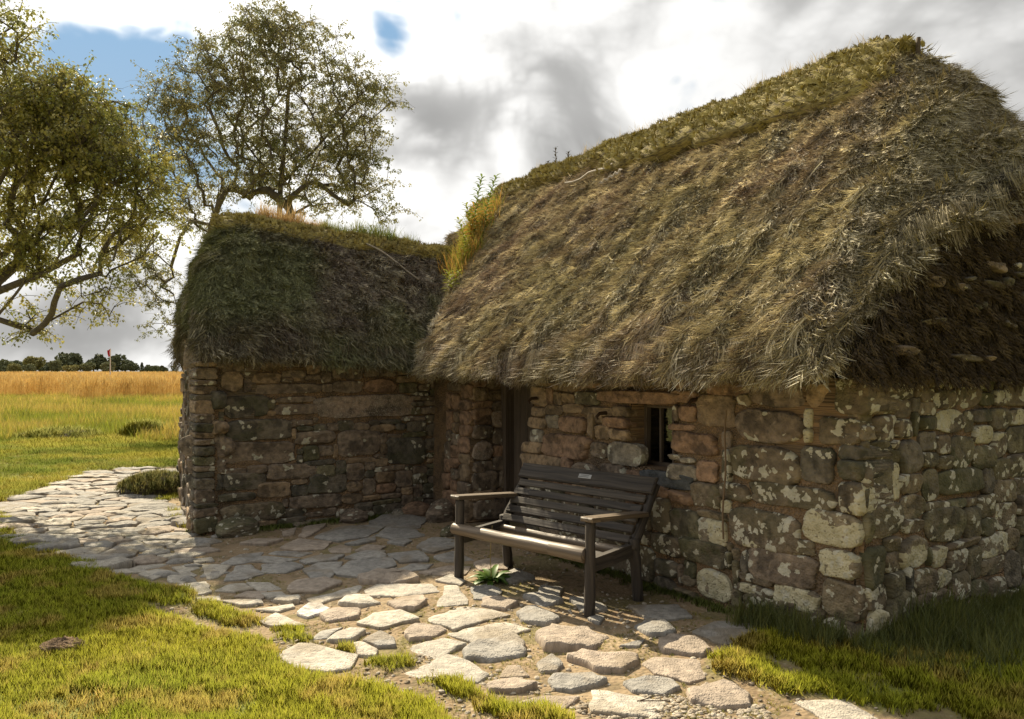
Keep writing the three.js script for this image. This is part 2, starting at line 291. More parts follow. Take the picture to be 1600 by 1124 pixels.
// fills a wall with interlocking stones: set ones first, then from the ground up with the widest that fits
function pack(L, H, set, R, o) {
  const c = 0.03, nx = Math.ceil(L / c), ny = Math.ceil(H / c), full = new Uint8Array(nx * ny), out = [];
  const mark = (x0, y0, x1, y1) => { for (let y = Math.max(0, y0); y < Math.min(ny, y1); y++) for (let x = Math.max(0, x0); x < Math.min(nx, x1); x++) full[y * nx + x] = 1; };
  for (const r of o.holes ?? []) mark(Math.floor(r[0] / c), Math.floor(r[1] / c), Math.ceil(r[2] / c), Math.ceil(r[3] / c));
  for (const r of set) { mark(Math.round(r[0] / c), Math.round(r[1] / c), Math.round(r[2] / c), Math.round(r[3] / c)); out.push({ x: (r[0] + r[2]) / 2, y: (r[1] + r[3]) / 2, w: r[2] - r[0], h: r[3] - r[1], m: r[4], set: true }); }
  for (let y = 0; y < ny; y++) for (let x = 0; x < nx; x++) {
    if (full[y * nx + x]) continue;
    let mw = 0; while (x + mw < nx && !full[y * nx + x + mw] && mw < 40) mw++;
    const k = Math.pow(R(), 1.6), big = 1 - 0.35 * y / ny;
    let h = Math.max(2, Math.round(lerp(o.h[0], o.h[1], k) * big / c)), w = Math.round(Math.max(lerp(o.w[0], o.w[1], Math.pow(R(), 1.2)) * big, h * c * 0.9) / c);
    if (mw - w < 3) w = mw; w = Math.min(w, mw); if (w * c > 0.55) w = Math.round(w * 0.55);
    let hh = 0; grow: for (; hh < h && y + hh < ny; hh++) for (let i = 0; i < w; i++) if (full[(y + hh) * nx + x + i]) break grow;
    if (ny - y - hh < 2) hh = Math.min(ny - y, hh + 1);
    mark(x, y, x + w, y + hh);
    out.push({ x: (x + w / 2) * c, y: (y + hh / 2) * c, w: w * c, h: hh * c });
  }
  return out;
}
const RIDGE_H = 4.22, RQ = 2.2;
const mainEnd = (q) => -0.22 * sstep(-0.35, 0.6, Math.min(q, 4.4 - q));
const rollE = (d, r, a) => d < r ? a * (1 - d / r) ** 2 : 0;
// ---------------------------------------------------------------- the cottage: walls
const cottage = thing('stone_cottage', main(0, 0, 0), 'low rubble stone cottage with heather thatched roofs, main house and side wing', 'cottage');
const PART = (name, g, m, parent) => { const o = mesh(name, g, m, parent ?? cottage); if (!parent) o.position.copy(cottage.position).negate(); return o; };
const RS = rng(4242);
const WALL = 1.66;
function frameOf(o, s, n) { return { o, s, n, at: (x, h, out = 0) => o.clone().addScaledVector(s, x).addScaledVector(n, out + 0.07 * (1 - h / WALL)).setY(h) }; }
const dirP = V3(-0.535, 0, -0.845).normalize(), dirQ = V3(0.845, 0, -0.535).normalize(), outF = dirQ.clone().negate(), outG = dirP.clone().negate();
const dirA = dirQ.clone(), dirB = V3(-0.432, 0, -0.902).normalize(), outA = dirP.clone().negate(), outB = V3(-0.902, 0, 0.432).normalize();
const F = { front: frameOf(main(0, 0, 0), dirP, outF), gable: frameOf(main(0, 0, 0), dirQ, outG), wing: frameOf(wing(0, 0, 0), dirA, outA), end: frameOf(wing(0, 0, 0), dirB, outB), jamb: frameOf(main(4.5, 0, 0), dirQ, outG) };
function onWall(f, px, py) { const r = RAY(px, py), k = (f.o.clone().sub(camera.position).dot(f.n)) / r.dot(f.n), v = camera.position.clone().addScaledVector(r, k); return [v.clone().sub(f.o).dot(f.s), v.y]; }
const boxOn = (f, [x0, y0, x1, y1], m) => { const a = onWall(f, x0, (y0 + y1) / 2), b = onWall(f, x1, (y0 + y1) / 2), mx = (x0 + x1) / 2, t = onWall(f, mx, y0)[1], u = onWall(f, mx, y1)[1]; return [Math.min(a[0], b[0]), u, Math.max(a[0], b[0]), t, m]; };

// wall bodies of clay mortar: a sheet of thick wall with its openings left out
function wallBody(f, cols, thick) {                                     // cols: [s0, s1, h0, h1(s)] blocks
  const s = new Soup();
  for (const [s0, s1, h0, top] of cols) {
    const n = Math.max(2, Math.ceil((s1 - s0) / 0.12)), m = 14, id = [];
    const P = (x, h, o) => { const v = f.at(x, h, o); return s.vv(v, x, h); };
    for (let i = 0; i <= n; i++) { const x = lerp(s0, s1, i / n), H = typeof top === 'function' ? top(x) : top; id.push([]); for (let j = 0; j <= m; j++) { const h = lerp(h0, H, j / m); id[i].push(P(x, h, -0.022 + (fbm(x * 6 + 20, h * 6, 3, 77) - 0.5) * 0.04)); } }
    const bk = id.map((_, i) => { const x = lerp(s0, s1, i / n), H = typeof top === 'function' ? top(x) : top; return [P(x, h0, -thick), P(x, H, -thick)]; });
    for (let i = 0; i < n; i++) { for (let j = 0; j < m; j++) s.q(id[i][j], id[i + 1][j], id[i + 1][j + 1], id[i][j + 1]); s.q(id[i][m], id[i + 1][m], bk[i + 1][1], bk[i][1]); s.q(bk[i][0], bk[i][1], bk[i + 1][1], bk[i + 1][0]); s.q(id[i][0], bk[i][0], bk[i + 1][0], id[i + 1][0]); }
    for (const i of [0, n]) for (let j = 0; j < m; j++) { const x = lerp(s0, s1, i / n), H = typeof top === 'function' ? top(x) : top, a = P(x, lerp(h0, H, j / m), -thick), b = P(x, lerp(h0, H, (j + 1) / m), -thick); s.q(id[i][j], id[i][j + 1], b, a); }
  }
  return s.build();
}
let stoneCount = 0; const quarry = [];
function lay(f, wall, list, pick, o = {}) {
  for (const r of list) {
    const gap = 0.007, w = r.w - gap, h = r.h - gap;
    if (w < 0.03 || h < 0.03) continue;
    const m = SM[r.m ?? pick(r.x, r.y, w, h)];
    const quoin = r.x - r.w / 2 < 0.04 && o.quoin; if (quoin) r.x -= 0.035;
    const g = stoneGeo(w * 1.05, h * 1.05, RS, { deep: quoin, round: RS() < (o.round ?? 0.18), out: o.out ? lerp(o.out[0], o.out[1], RS()) : undefined });
    const b = new THREE.Matrix4().makeBasis(f.s.clone().cross(V3(0, 1, 0)).dot(f.n) > 0 ? f.s : f.s.clone().negate(), V3(0, 1, 0), f.n);
    const t = new THREE.Matrix4().makeRotationZ((RS() - 0.5) * (r.set ? 0.05 : 0.1)), wob = (fbm(r.x * 1.6 + 3, r.y * 2, 2, 66) - 0.5) * 0.1 * (r.set ? 0.2 : 1);
    const M = b.clone().multiply(t).setPosition(f.at(r.x, r.y + wob, -0.012));
    quarry.push({ g, M, m, wall, f });
  }
}
const DOOR = [3.36, 4.5], WIN = [1.5, 1.98, 0.865, 1.34];
const frontWall = PART('front_wall', wallBody(F.front, [[0, WIN[0], -0.1, WALL], [WIN[0], WIN[1], -0.1, WIN[2]], [WIN[0], WIN[1], WIN[3], WALL], [WIN[1], DOOR[0], -0.1, WALL], [DOOR[1], 5.8, -0.1, WALL]], 0.6), mortarMat);
{
  const B = (m, ...l) => l.map((b) => boxOn(F.front, b, m));
  const set = [
    ...B('red', [1108, 598, 1162, 620], [1052, 674, 1124, 708], [1093, 718, 1124, 752], [1118, 582, 1160, 596], [1064, 582, 1092, 598], [852, 680, 922, 716], [945, 652, 985, 670], [876, 652, 918, 678], [1050, 662, 1088, 673], [1064, 634, 1090, 660]),
    ...B('tan', [1094, 620, 1150, 668], [821, 690, 852, 708], [915, 637, 961, 652], [818, 711, 883, 740], [826, 652, 856, 670], [1260, 598, 1298, 640]),
    ...B('brown', [1172, 598, 1258, 638], [1152, 640, 1256, 692], [1172, 588, 1216, 597], [1178, 862, 1280, 912], [926, 692, 954, 716]),
    ...B('spotted', [1298, 590, 1350, 648], [1148, 698, 1250, 754], [1274, 652, 1334, 694], [1084, 754, 1132, 790]),
    ...B('dark', [1254, 700, 1306, 756]), ...B('mossy', [1072, 844, 1144, 882], [900, 612, 938, 634]),
    ...B('flecked', [1176, 757, 1306, 792], [1148, 798, 1256, 858], [1164, 914, 1216, 930]),
    ...B('pale', [1256, 796, 1342, 850], [1280, 856, 1338, 900], [1100, 890, 1152, 936], [1217, 918, 1286, 952], [1076, 896, 1097, 914]),
    ...B('grey', [954, 690, 1006, 728], [1050, 724, 1092, 750], [856, 648, 875, 670], [1049, 709, 1066, 719], [1067, 713, 1090, 723]),
    ...B('slate', [1006, 737, 1086, 762]),
  ];
  const R = rng(77);
  const zone = (s, h) => { const k = R(); if (s < 1.35) return h < 1.1 || s < 0.5 ? (k < 0.34 ? 'flecked' : k < 0.52 ? 'pale' : k < 0.75 ? 'spotted' : k < 0.88 ? 'mossy' : 'dark') : (k < 0.35 ? 'brown' : k < 0.5 ? 'red' : k < 0.75 ? 'tan' : 'spotted'); if (h < 0.55) return k < 0.4 ? 'dark' : k < 0.7 ? 'brown' : 'flecked'; return k < 0.24 ? 'red' : k < 0.7 ? 'tan' : k < 0.88 ? 'brown' : 'grey'; };
  const list = pack(3.36, 1.62, set, R, { h: [0.11, 0.28], w: [0.2, 0.5], holes: [[WIN[0], WIN[2], WIN[1], WIN[3] + 0.11], [2.0, WIN[3], 2.36, WIN[3] + 0.11]] });
  lay(F.front, frontWall, list, zone, { quoin: true });
  const far = pack(0.55, 1.62, [], R, { h: [0.12, 0.26], w: [0.2, 0.4] }).map((r) => ({ ...r, x: r.x + DOOR[1] }));
  lay(F.front, frontWall, far, () => (R() < 0.4 ? 'red' : R() < 0.5 ? 'brown' : 'tan'));
  lay(F.jamb, frontWall, pack(0.58, 1.62, [], R, { h: [0.11, 0.24], w: [0.2, 0.55] }), () => (R() < 0.35 ? 'red' : R() < 0.6 ? 'brown' : R() < 0.5 ? 'tan' : 'granite'), { out: [0.01, 0.03] });
  // lintel over the window, its top just proud of the mortar
  const lg = stoneGeo(0.98, 0.1, rng(9), { out: 0.03 }), L = mesh('lintel', lg, SM.red, frontWall);
  L.applyMatrix4(new THREE.Matrix4().makeBasis(dirP.clone().negate(), V3(0, 1, 0), outF).setPosition(F.front.at(1.92, WIN[3] + 0.055, 0)));
}
const gableTop = (q) => Math.max(1.6, mainH(Math.max(-0.12, mainEnd(q)) + 0.06, q) - 0.07);
const gableWall = PART('gable_wall', wallBody(F.gable, [[0, 4.4, -0.1, 1.6]], 0.6), mortarMat);
{
  const R = rng(91), B = (m, ...l) => l.map((b) => boxOn(F.gable, b, m));
  const set = [...B('pale', [1394, 838, 1438, 886], [1444, 852, 1468, 886]), ...B('flecked', [1352, 596, 1425, 625], [1488, 604, 1532, 640], [1362, 648, 1395, 690], [1355, 785, 1400, 835]), ...B('mossy', [1436, 788, 1500, 845], [1462, 730, 1530, 770])];
  const list = pack(4.38, 1.58, set, R, { h: [0.11, 0.28], w: [0.18, 0.46] });
  lay(F.gable, gableWall, list, () => { const k = R(); return k < 0.3 ? 'flecked' : k < 0.58 ? 'spotted' : k < 0.66 ? 'pale' : k < 0.86 ? 'mossy' : 'dark'; }, { round: 0.3 });
}
// turf gable above the wall head: a thick bank of old sods with a few stones in it
const turfMat = std({ map: scaled(tex(512, (u, v) => { const n = fbm(u * 5, v * 7, 5, 501, 5), f = fbm(u * 30, v * 30, 3, 502, 30); const c = mixc([0.04, 0.03, 0.02], [0.12, 0.088, 0.052], clamp(n * 1.5 - 0.3)); return mixc(c, [0.06, 0.06, 0.02], f > 0.58 ? 0.6 : 0).map((x) => x * (0.6 + 0.8 * f)); }), 1.1), bumpMap: scaled(gritBump, 0.5), bumpScale: 0.05, roughness: 1 });
{
  const s = new Soup(), n = 90, m = 60, id = [];
  for (let i = 0; i <= n; i++) { id.push([]); for (let j = 0; j <= m; j++) { const q = lerp(-0.24, 4.42, i / n), h = lerp(1.56, Math.max(1.62, gableTop(q)), j / m), cr = h * 5.5 + fbm(q * 1.5, h, 2, 5) * 1.6, sod = Math.abs((cr % 1) - 0.5); const v = F.gable.at(q, h, 0.07 + (fbm(q * 4 + 9, h * 7, 4, 55) - 0.5) * 0.16 - sod * 0.07 * fbm(q * 3, h * 3, 2, 8) + (h - 1.6) * 0.14 + 0.02); id[i].push(s.vv(v, q, h)); } }
  for (let i = 0; i < n; i++) for (let j = 0; j < m; j++) s.q(id[i][j], id[i + 1][j], id[i + 1][j + 1], id[i][j + 1]);
  const bk = id.map((r, i) => { const q = lerp(-0.24, 4.42, i / n); return [s.vv(F.gable.at(q, 1.56, -0.5), q, 1), s.vv(F.gable.at(q, Math.max(1.62, gableTop(q)), -0.5), q, 2)]; });
  for (let i = 0; i < n; i++) { s.q(id[i][0], bk[i][0], bk[i + 1][0], id[i + 1][0]); s.q(id[i][m], id[i + 1][m], bk[i + 1][1], bk[i][1]); s.q(bk[i][0], bk[i][1], bk[i + 1][1], bk[i + 1][0]); }
  const turf = PART('turf_gable', s.build(), turfMat), R = rng(31);
  for (let k = 0; k < 46; k++) {
    const q = 0.1 + R() * 2.1, h = 1.66 + R() * 1.3; if (h > gableTop(q) - 0.25) continue;
    const g = stoneGeo(0.1 + R() * 0.18, 0.025 + R() * 0.04, R, { out: 0.04, round: true }), M = (new THREE.Matrix4().makeBasis(dirQ, V3(0, 1, 0), outG).multiply(new THREE.Matrix4().makeRotationZ((R() - 0.5) * 0.3)).setPosition(F.gable.at(q, h, 0.14 + (h - 1.6) * 0.14)));
    quarry.push({ g, M, m: R() < 0.5 ? SM.brown : SM.dark, wall: turf, f: F.gable });
  }
}
const wingWall = PART('wing_wall', wallBody(F.wing, [[0.05, 2.9, -0.1, WALL + 0.1]], 0.55), mortarMat);
const SLIT = [0.22, 0.62, 1.12, 1.56];
const endTop = (b) => Math.min(2.45, 1.6 + 0.9 * sstep(-0.1, 0.8, Math.min(b, 2.9 - b)));
const endWall = PART('end_wall', wallBody(F.end, [[0.05, SLIT[0], -0.1, endTop], [SLIT[0], SLIT[1], -0.1, SLIT[2]], [SLIT[0], SLIT[1], SLIT[3], endTop], [SLIT[1], 2.9, -0.1, endTop]], 0.55), earthMat);
{
  const R = rng(17), B = (m, ...l) => l.map((b) => boxOn(F.wing, b, m));
  const set = [
    ...B('granite', [499, 618, 642, 652]), ...B('red', [570, 591, 618, 615], [585, 755, 615, 770]),
    ...B('brown', [392, 600, 502, 616], [518, 595, 568, 615], [432, 620, 492, 630], [430, 632, 498, 648], [442, 579, 480, 592], [460, 672, 522, 692], [345, 690, 460, 725], [528, 672, 592, 712], [495, 695, 520, 712], [415, 724, 492, 748], [450, 772, 530, 792]),
    ...B('dark', [350, 619, 418, 652], [350, 656, 452, 688], [345, 738, 412, 765], [480, 738, 538, 770], [340, 770, 396, 783], [602, 685, 662, 725]),
    ...B('tan', [402, 752, 452, 777], [575, 662, 615, 675], [345, 580, 380, 612]), ...B('spotted', [345, 786, 440, 815]), ...B('mossy', [625, 598, 652, 615]),
  ];
  lay(F.wing, wingWall, pack(2.62, 1.7, set, R, { h: [0.07, 0.2], w: [0.16, 0.42] }), (s, h) => { const k = R(); return h > 1.4 ? (k < 0.5 ? 'tan' : 'brown') : k < 0.45 ? 'brown' : k < 0.75 ? 'dark' : k < 0.88 ? 'mossy' : 'tan'; }, { out: [0.008, 0.03], quoin: true });
  // end wall: mud harling with stones showing through, and a slit
  const list = pack(2.9, 2.0, [], R, { h: [0.1, 0.26], w: [0.16, 0.4], holes: [[SLIT[0] - 0.04, SLIT[2] - 0.03, SLIT[1] + 0.04, SLIT[3] + 0.03]] }).filter((r) => r.x > 0.16 && R() < 0.62);
  lay(F.end, endWall, list, () => (R() < 0.5 ? 'brown' : R() < 0.5 ? 'tan' : 'dark'), { out: [0.004, 0.02], round: 0.5 });
  const slit = new THREE.BoxGeometry(SLIT[1] - SLIT[0] + 0.1, SLIT[3] - SLIT[2] + 0.1, 0.04); const so = mesh('slit_dark_panel', slit, std({ color: rgb(0.012, 0.011, 0.01) }), endWall);  // near-black panel added behind the slit, its colour standing for interior darkness
  so.applyMatrix4(new THREE.Matrix4().makeBasis(dirB, V3(0, 1, 0), outB).setPosition(F.end.at((SLIT[0] + SLIT[1]) / 2, (SLIT[2] + SLIT[3]) / 2, -0.4)));
  // rounded corner of the wing: boulders one above another
  const bis = outA.clone().add(outB).normalize(), sx = V3(0, 1, 0).cross(bis);
  let y = -0.02;
  while (y < 1.75) { if (R() < 0.4) { y += 0.12; continue; } const h = lerp(0.13, 0.27, R()), g = stoneGeo(0.36 + R() * 0.2, h, R, { out: 0.025, round: R() < 0.3 }), m = R() < 0.5 ? SM.brown : R() < 0.5 ? SM.tan : SM.dark; quarry.push({ g, m, wall: endWall, f: F.wing, M: new THREE.Matrix4().makeBasis(sx, V3(0, 1, 0), bis).multiply(new THREE.Matrix4().makeRotationY((R() - 0.5) * 0.7)).setPosition(wing(0.13, 0.13, y + h / 2).addScaledVector(bis, 0.05 + 0.05 * (1 - y / 1.7))) }); y += h * 0.93; }
}
// the three hundred stones that show largest are parts of their walls; the rest are joined, wall by wall
{
  for (const s of quarry) { const c = V3().setFromMatrixPosition(s.M), b = s.g.boundingBox ?? (s.g.computeBoundingBox(), s.g.boundingBox), v = camera.position.clone().sub(c), d = v.length(), n = c.clone().project(camera); s.size = Math.abs(n.x) > 1.04 ? 0 : (b.max.x - b.min.x) * (b.max.y - b.min.y) * Math.max(0.05, v.dot(s.f.n) / d) / d / d; }
  quarry.sort((a, b) => b.size - a.size);
  const rest = new Map();
  quarry.forEach((s, i) => { if (i < 297) { const k = mesh('stone', s.g, s.m, s.wall); k.applyMatrix4(s.M); stoneCount++; } else { if (!rest.has(s.wall)) rest.set(s.wall, []); rest.get(s.wall).push(s); } });
  for (const [wall, l] of rest) { const ms = [...new Set(l.map((s) => s.m))], parts = ms.map((m) => mergeGeometries(l.filter((s) => s.m === m).map((s) => s.g.clone().applyMatrix4(s.M)))); const o = mesh('small_stones', mergeGeometries(parts, true), ms, wall); o.userData.kind = 'stuff'; }
}
// footing boulders along the wing and by the door
{
  const R = rng(8);
  for (const [px, py, w, h, m] of [[552, 806, 0.26, 0.16, 'brown'], [652, 795, 0.32, 0.16, 'red'], [622, 800, 0.16, 0.1, 'grey'], [690, 800, 0.3, 0.26, 'brown'], [424, 812, 0.24, 0.1, 'grey'], [370, 824, 0.36, 0.2, 'mossy'], [702, 830, 0.16, 0.12, 'mossy']]) {
    const g = new THREE.IcosahedronGeometry(0.5, 4), p = g.attributes.position, sd = Math.floor(R() * 999);
    for (let i = 0; i < p.count; i++) { const x = p.getX(i), y = p.getY(i), z = p.getZ(i), k = 0.8 + 0.5 * fbm3(x * 3 + sd, y * 3, z * 3, 3); p.setXYZ(i, x * k * w * 1.1, y * k * h * 1.2, z * k * w * 0.8); }
    g.computeVertexNormals();
    const o = mesh('footing_stone', g, SM[m]); o.position.copy(ground(px, py + 4, h * 0.25)); o.rotation.y = 0.6;
    const names = { 552: 'brown boulder lying against the foot of the wing wall', 652: 'reddish boulder in the corner between wing and main house', 622: 'small pale rock beside the reddish corner boulder', 690: 'upright brown boulder at the foot of the door jamb', 424: 'small pale rock under the left part of the wing wall', 370: 'mossy boulder at the rounded left corner of the wing', 702: 'small mossy rock on the ground left of the bench' };
    tag(o, names[px], 'boulder');
  }
}
// door
const woodTex = (a, b, seed) => tex(512, (u, v) => { const g = fbm(u * 40 + (fbm(u * 3, v * 2, 3, seed, 1) - 0.5) * 6, v * 2, 4, seed + 1), f = vn(u * 160, v * 6, seed + 2), k = fbm(u * 3, v * 3, 4, seed + 3, 3); let c = mixc(a, b, clamp(g * 1.5 - 0.25)); if (f > 0.86) c = mixc(c, [0.02, 0.016, 0.012], 0.6); return c.map((x) => x * (0.75 + 0.5 * k)); });
const woodBump = tex(512, (u, v) => fbm(u * 50 + fbm(u * 3, v * 2, 2, 611) * 3, v * 2, 4, 612), false);
const woodMat = (a, b, seed, rough, su = 0.5, sv = 1) => std({ map: scaled(woodTex(a, b, seed), su, sv), bumpMap: scaled(woodBump, su, sv), bumpScale: 0.004, roughness: rough });
const darkWood = woodMat([0.075, 0.056, 0.04], [0.15, 0.11, 0.08], 620, 0.75);
function plank(w, h, d, R, bev = 0.006) { const g = new THREE.BoxGeometry(w, h, d, 1, 1, 1); return bevel(w, h, d, bev, R() * 5, R() * 5); }
function bevel(w, h, d, b, u0 = 0, v0 = 0) {                            // a board with chamfered edges, uv in metres with the grain along its longest side
  const s = new THREE.Shape(), x = w / 2 - b, y = h / 2 - b; s.moveTo(-x, -y); s.lineTo(x, -y); s.lineTo(x, y); s.lineTo(-x, y); s.closePath();
  const g = new THREE.ExtrudeGeometry(s, { depth: d - 2 * b, bevelEnabled: true, bevelSize: b, bevelThickness: b, bevelSegments: 1 }); g.translate(0, 0, -(d - 2 * b) / 2);
  const p = g.attributes.position, uv = g.attributes.uv, dims = [w, h, d], l = dims.indexOf(Math.max(...dims)), others = [0, 1, 2].filter((i) => i !== l);
  for (let i = 0; i < p.count; i++) { const c = [p.getX(i), p.getY(i), p.getZ(i)]; uv.setXY(i, u0 + c[others[0]] + c[others[1]] * 1.3, v0 + c[l]); }
  return g;
}
{
  const d = new THREE.Group(); d.name = numbered('door'); cottage.add(d); d.position.copy(main(0, 0, 0)).negate();
  const R = rng(3), basis = new THREE.Matrix4().makeBasis(dirP.clone().negate(), V3(0, 1, 0), outF);
  for (let k = 0; k < 7; k++) { const o = mesh('plank', plank(0.128, 1.5, 0.035, R), darkWood, d); o.applyMatrix4(basis.clone().setPosition(main(3.5 + k * 0.135, 0.45, 0.78))); }
  for (const p of [3.4, 4.44]) { const o = mesh('door_post', plank(0.1, 1.6, 0.12, R), darkWood, d); o.applyMatrix4(basis.clone().setPosition(main(p, 0.4, 0.8))); }
  const l = mesh('door_lintel', plank(1.34, 0.12, 0.5, R), darkWood, d); l.applyMatrix4(basis.clone().setPosition(main(3.93, 0.3, 1.62)));
  const w = new THREE.Group(); w.name = numbered('window'); cottage.add(w); w.position.copy(main(0, 0, 0)).negate();
  const wy = (WIN[2] + WIN[3]) / 2, wp = (WIN[0] + WIN[1]) / 2, W = WIN[1] - WIN[0] + 0.06, H = WIN[3] - WIN[2] + 0.06;
  for (const [dx, dy, a, b] of [[-W / 2 + 0.03, 0, 0.055, H], [W / 2 - 0.03, 0, 0.055, H], [0, H / 2 - 0.03, W - 0.12, 0.055], [0, -H / 2 + 0.03, W - 0.12, 0.055]]) { const o = mesh('frame', plank(a, b, 0.05, R, 0.004), darkWood, w); o.applyMatrix4(basis.clone().setPosition(main(wp + dx, 0.17, wy + dy))); }
  for (const dx of [-0.07, 0.07]) { const o = mesh('glazing_bar', plank(0.022, H - 0.1, 0.03, R, 0.003), darkWood, w); o.applyMatrix4(basis.clone().setPosition(main(wp + dx, 0.17, wy))); }
  for (const dx of [-0.14, 0, 0.14]) { const o = mesh('pane', new THREE.BoxGeometry(0.13, H - 0.1, 0.004), new THREE.MeshPhysicalMaterial({ transmission: 1, thickness: 0, roughness: 0.05, color: rgb(0.6, 0.65, 0.65) }), w); o.applyMatrix4(basis.clone().setPosition(main(wp + dx, 0.185, wy))); }
  const back = mesh('dark_backing', plank(W, H, 0.03, R), std({ color: rgb(0.035, 0.04, 0.048) }), w); back.applyMatrix4(basis.clone().setPosition(main(wp, 0.42, wy)));  // panel added to block light; its dark colour stands for the unlit interior
  // inner wall face that closes the house behind the openings
  const iron = std({ color: rgb(0.06, 0.035, 0.022), roughness: 0.7, metalness: 0.3 });
  for (const [px, py] of [[842, 622], [950, 645], [1094, 624]]) {
    const [s, h] = onWall(F.front, px, py), q = new Soup();
    tube(q, [F.front.at(s, h, -0.04), F.front.at(s, h - 0.005, 0.07), F.front.at(s, h - 0.03, 0.1), F.front.at(s, h - 0.05, 0.085)], [0.016, 0.015, 0.013, 0.008], 7);
    PART('iron_hook', q.build(), iron);
  }
  const q = new Soup(), [s0, h0] = onWall(F.front, 1146, 640), pts = []; for (let k = 0; k <= 10; k++) pts.push(F.front.at(s0 + 0.008 * Math.sin(k), lerp(h0, h0 - 0.86, k / 10), 0.055));
  tube(q, pts, pts.map(() => 0.007), 6); PART('lightning_rod', q.build(), std({ color: rgb(0.17, 0.11, 0.06), roughness: 0.6 }));
}
// ---------------------------------------------------------------- thatch
function mainH(p, q) {
  const f = RIDGE_H + 0.13 - Math.hypot(q - RQ, 0.12) * 1.008 + 0.05 * Math.sin(clamp((RQ - q) / 2.6) * Math.PI), qq = RQ - Math.abs(q - RQ), end = p - mainEnd(q), wide = 0.22 + lerp(lerp(0, 0.42, sstep(-0.5, 1.2, qq)), 0.92, sstep(1.0, 2.2, qq)), fall = 0.12 + 0.5 * sstep(0.15, 1.25, qq) + 0.5 * sstep(1.1, 2.2, qq), cut = 1 - end / wide, low = 8.2 - p;
  return f - Math.max(rollE(q + 0.38, 0.3, 0.1), fall * 0.5 * (cut + Math.sqrt(cut * cut + 0.02))) - rollE(4.78 - q, 0.32, 0.22) - rollE(low, 0.7, 1.2) + 0.05 * (fbm(p * 0.9, q * 0.6, 2, 12) - 0.5);
}
function wingH(a, b) {
  const f = 3.56 + 0.46 - Math.hypot(b - 1.45, 0.58) * 1.16 - 0.06 * Math.max(0, a - 0.6), t = clamp((1.02 - a) / 1.04), hip = 1.95 + 0.25 * Math.sin(clamp(b / 2.9) * Math.PI) + 1.5 * Math.pow(1 - t * t, 0.6) + (a > 1.02 ? (a - 1.02) * 9 : 0);
  return smin(f, hip, 0.3) - rollE(b + 0.26, 0.3, 0.1) - rollE(3.1 - b, 0.3, 0.25) + 0.06 * (fbm(a * 1.1 + 9, b * 0.8, 2, 14) - 0.5);
}
const thatchTex = tex(1024, (u, v) => { const n = fbm(u * 60 + (fbm(u * 4, v * 4, 3, 702, 4) - 0.5) * 8, v * 6, 5, 701), f = fbm(u * 8, v * 8, 4, 703, 8); return mixc([0.07, 0.055, 0.042], mixc([0.2, 0.165, 0.125], [0.19, 0.175, 0.1], f), clamp(n * 1.8 - 0.45)); });
const thatchMat = std({ map: scaled(thatchTex, 1.4), bumpMap: scaled(thatchTex, 1.4), bumpScale: 0.03, roughness: 1 });
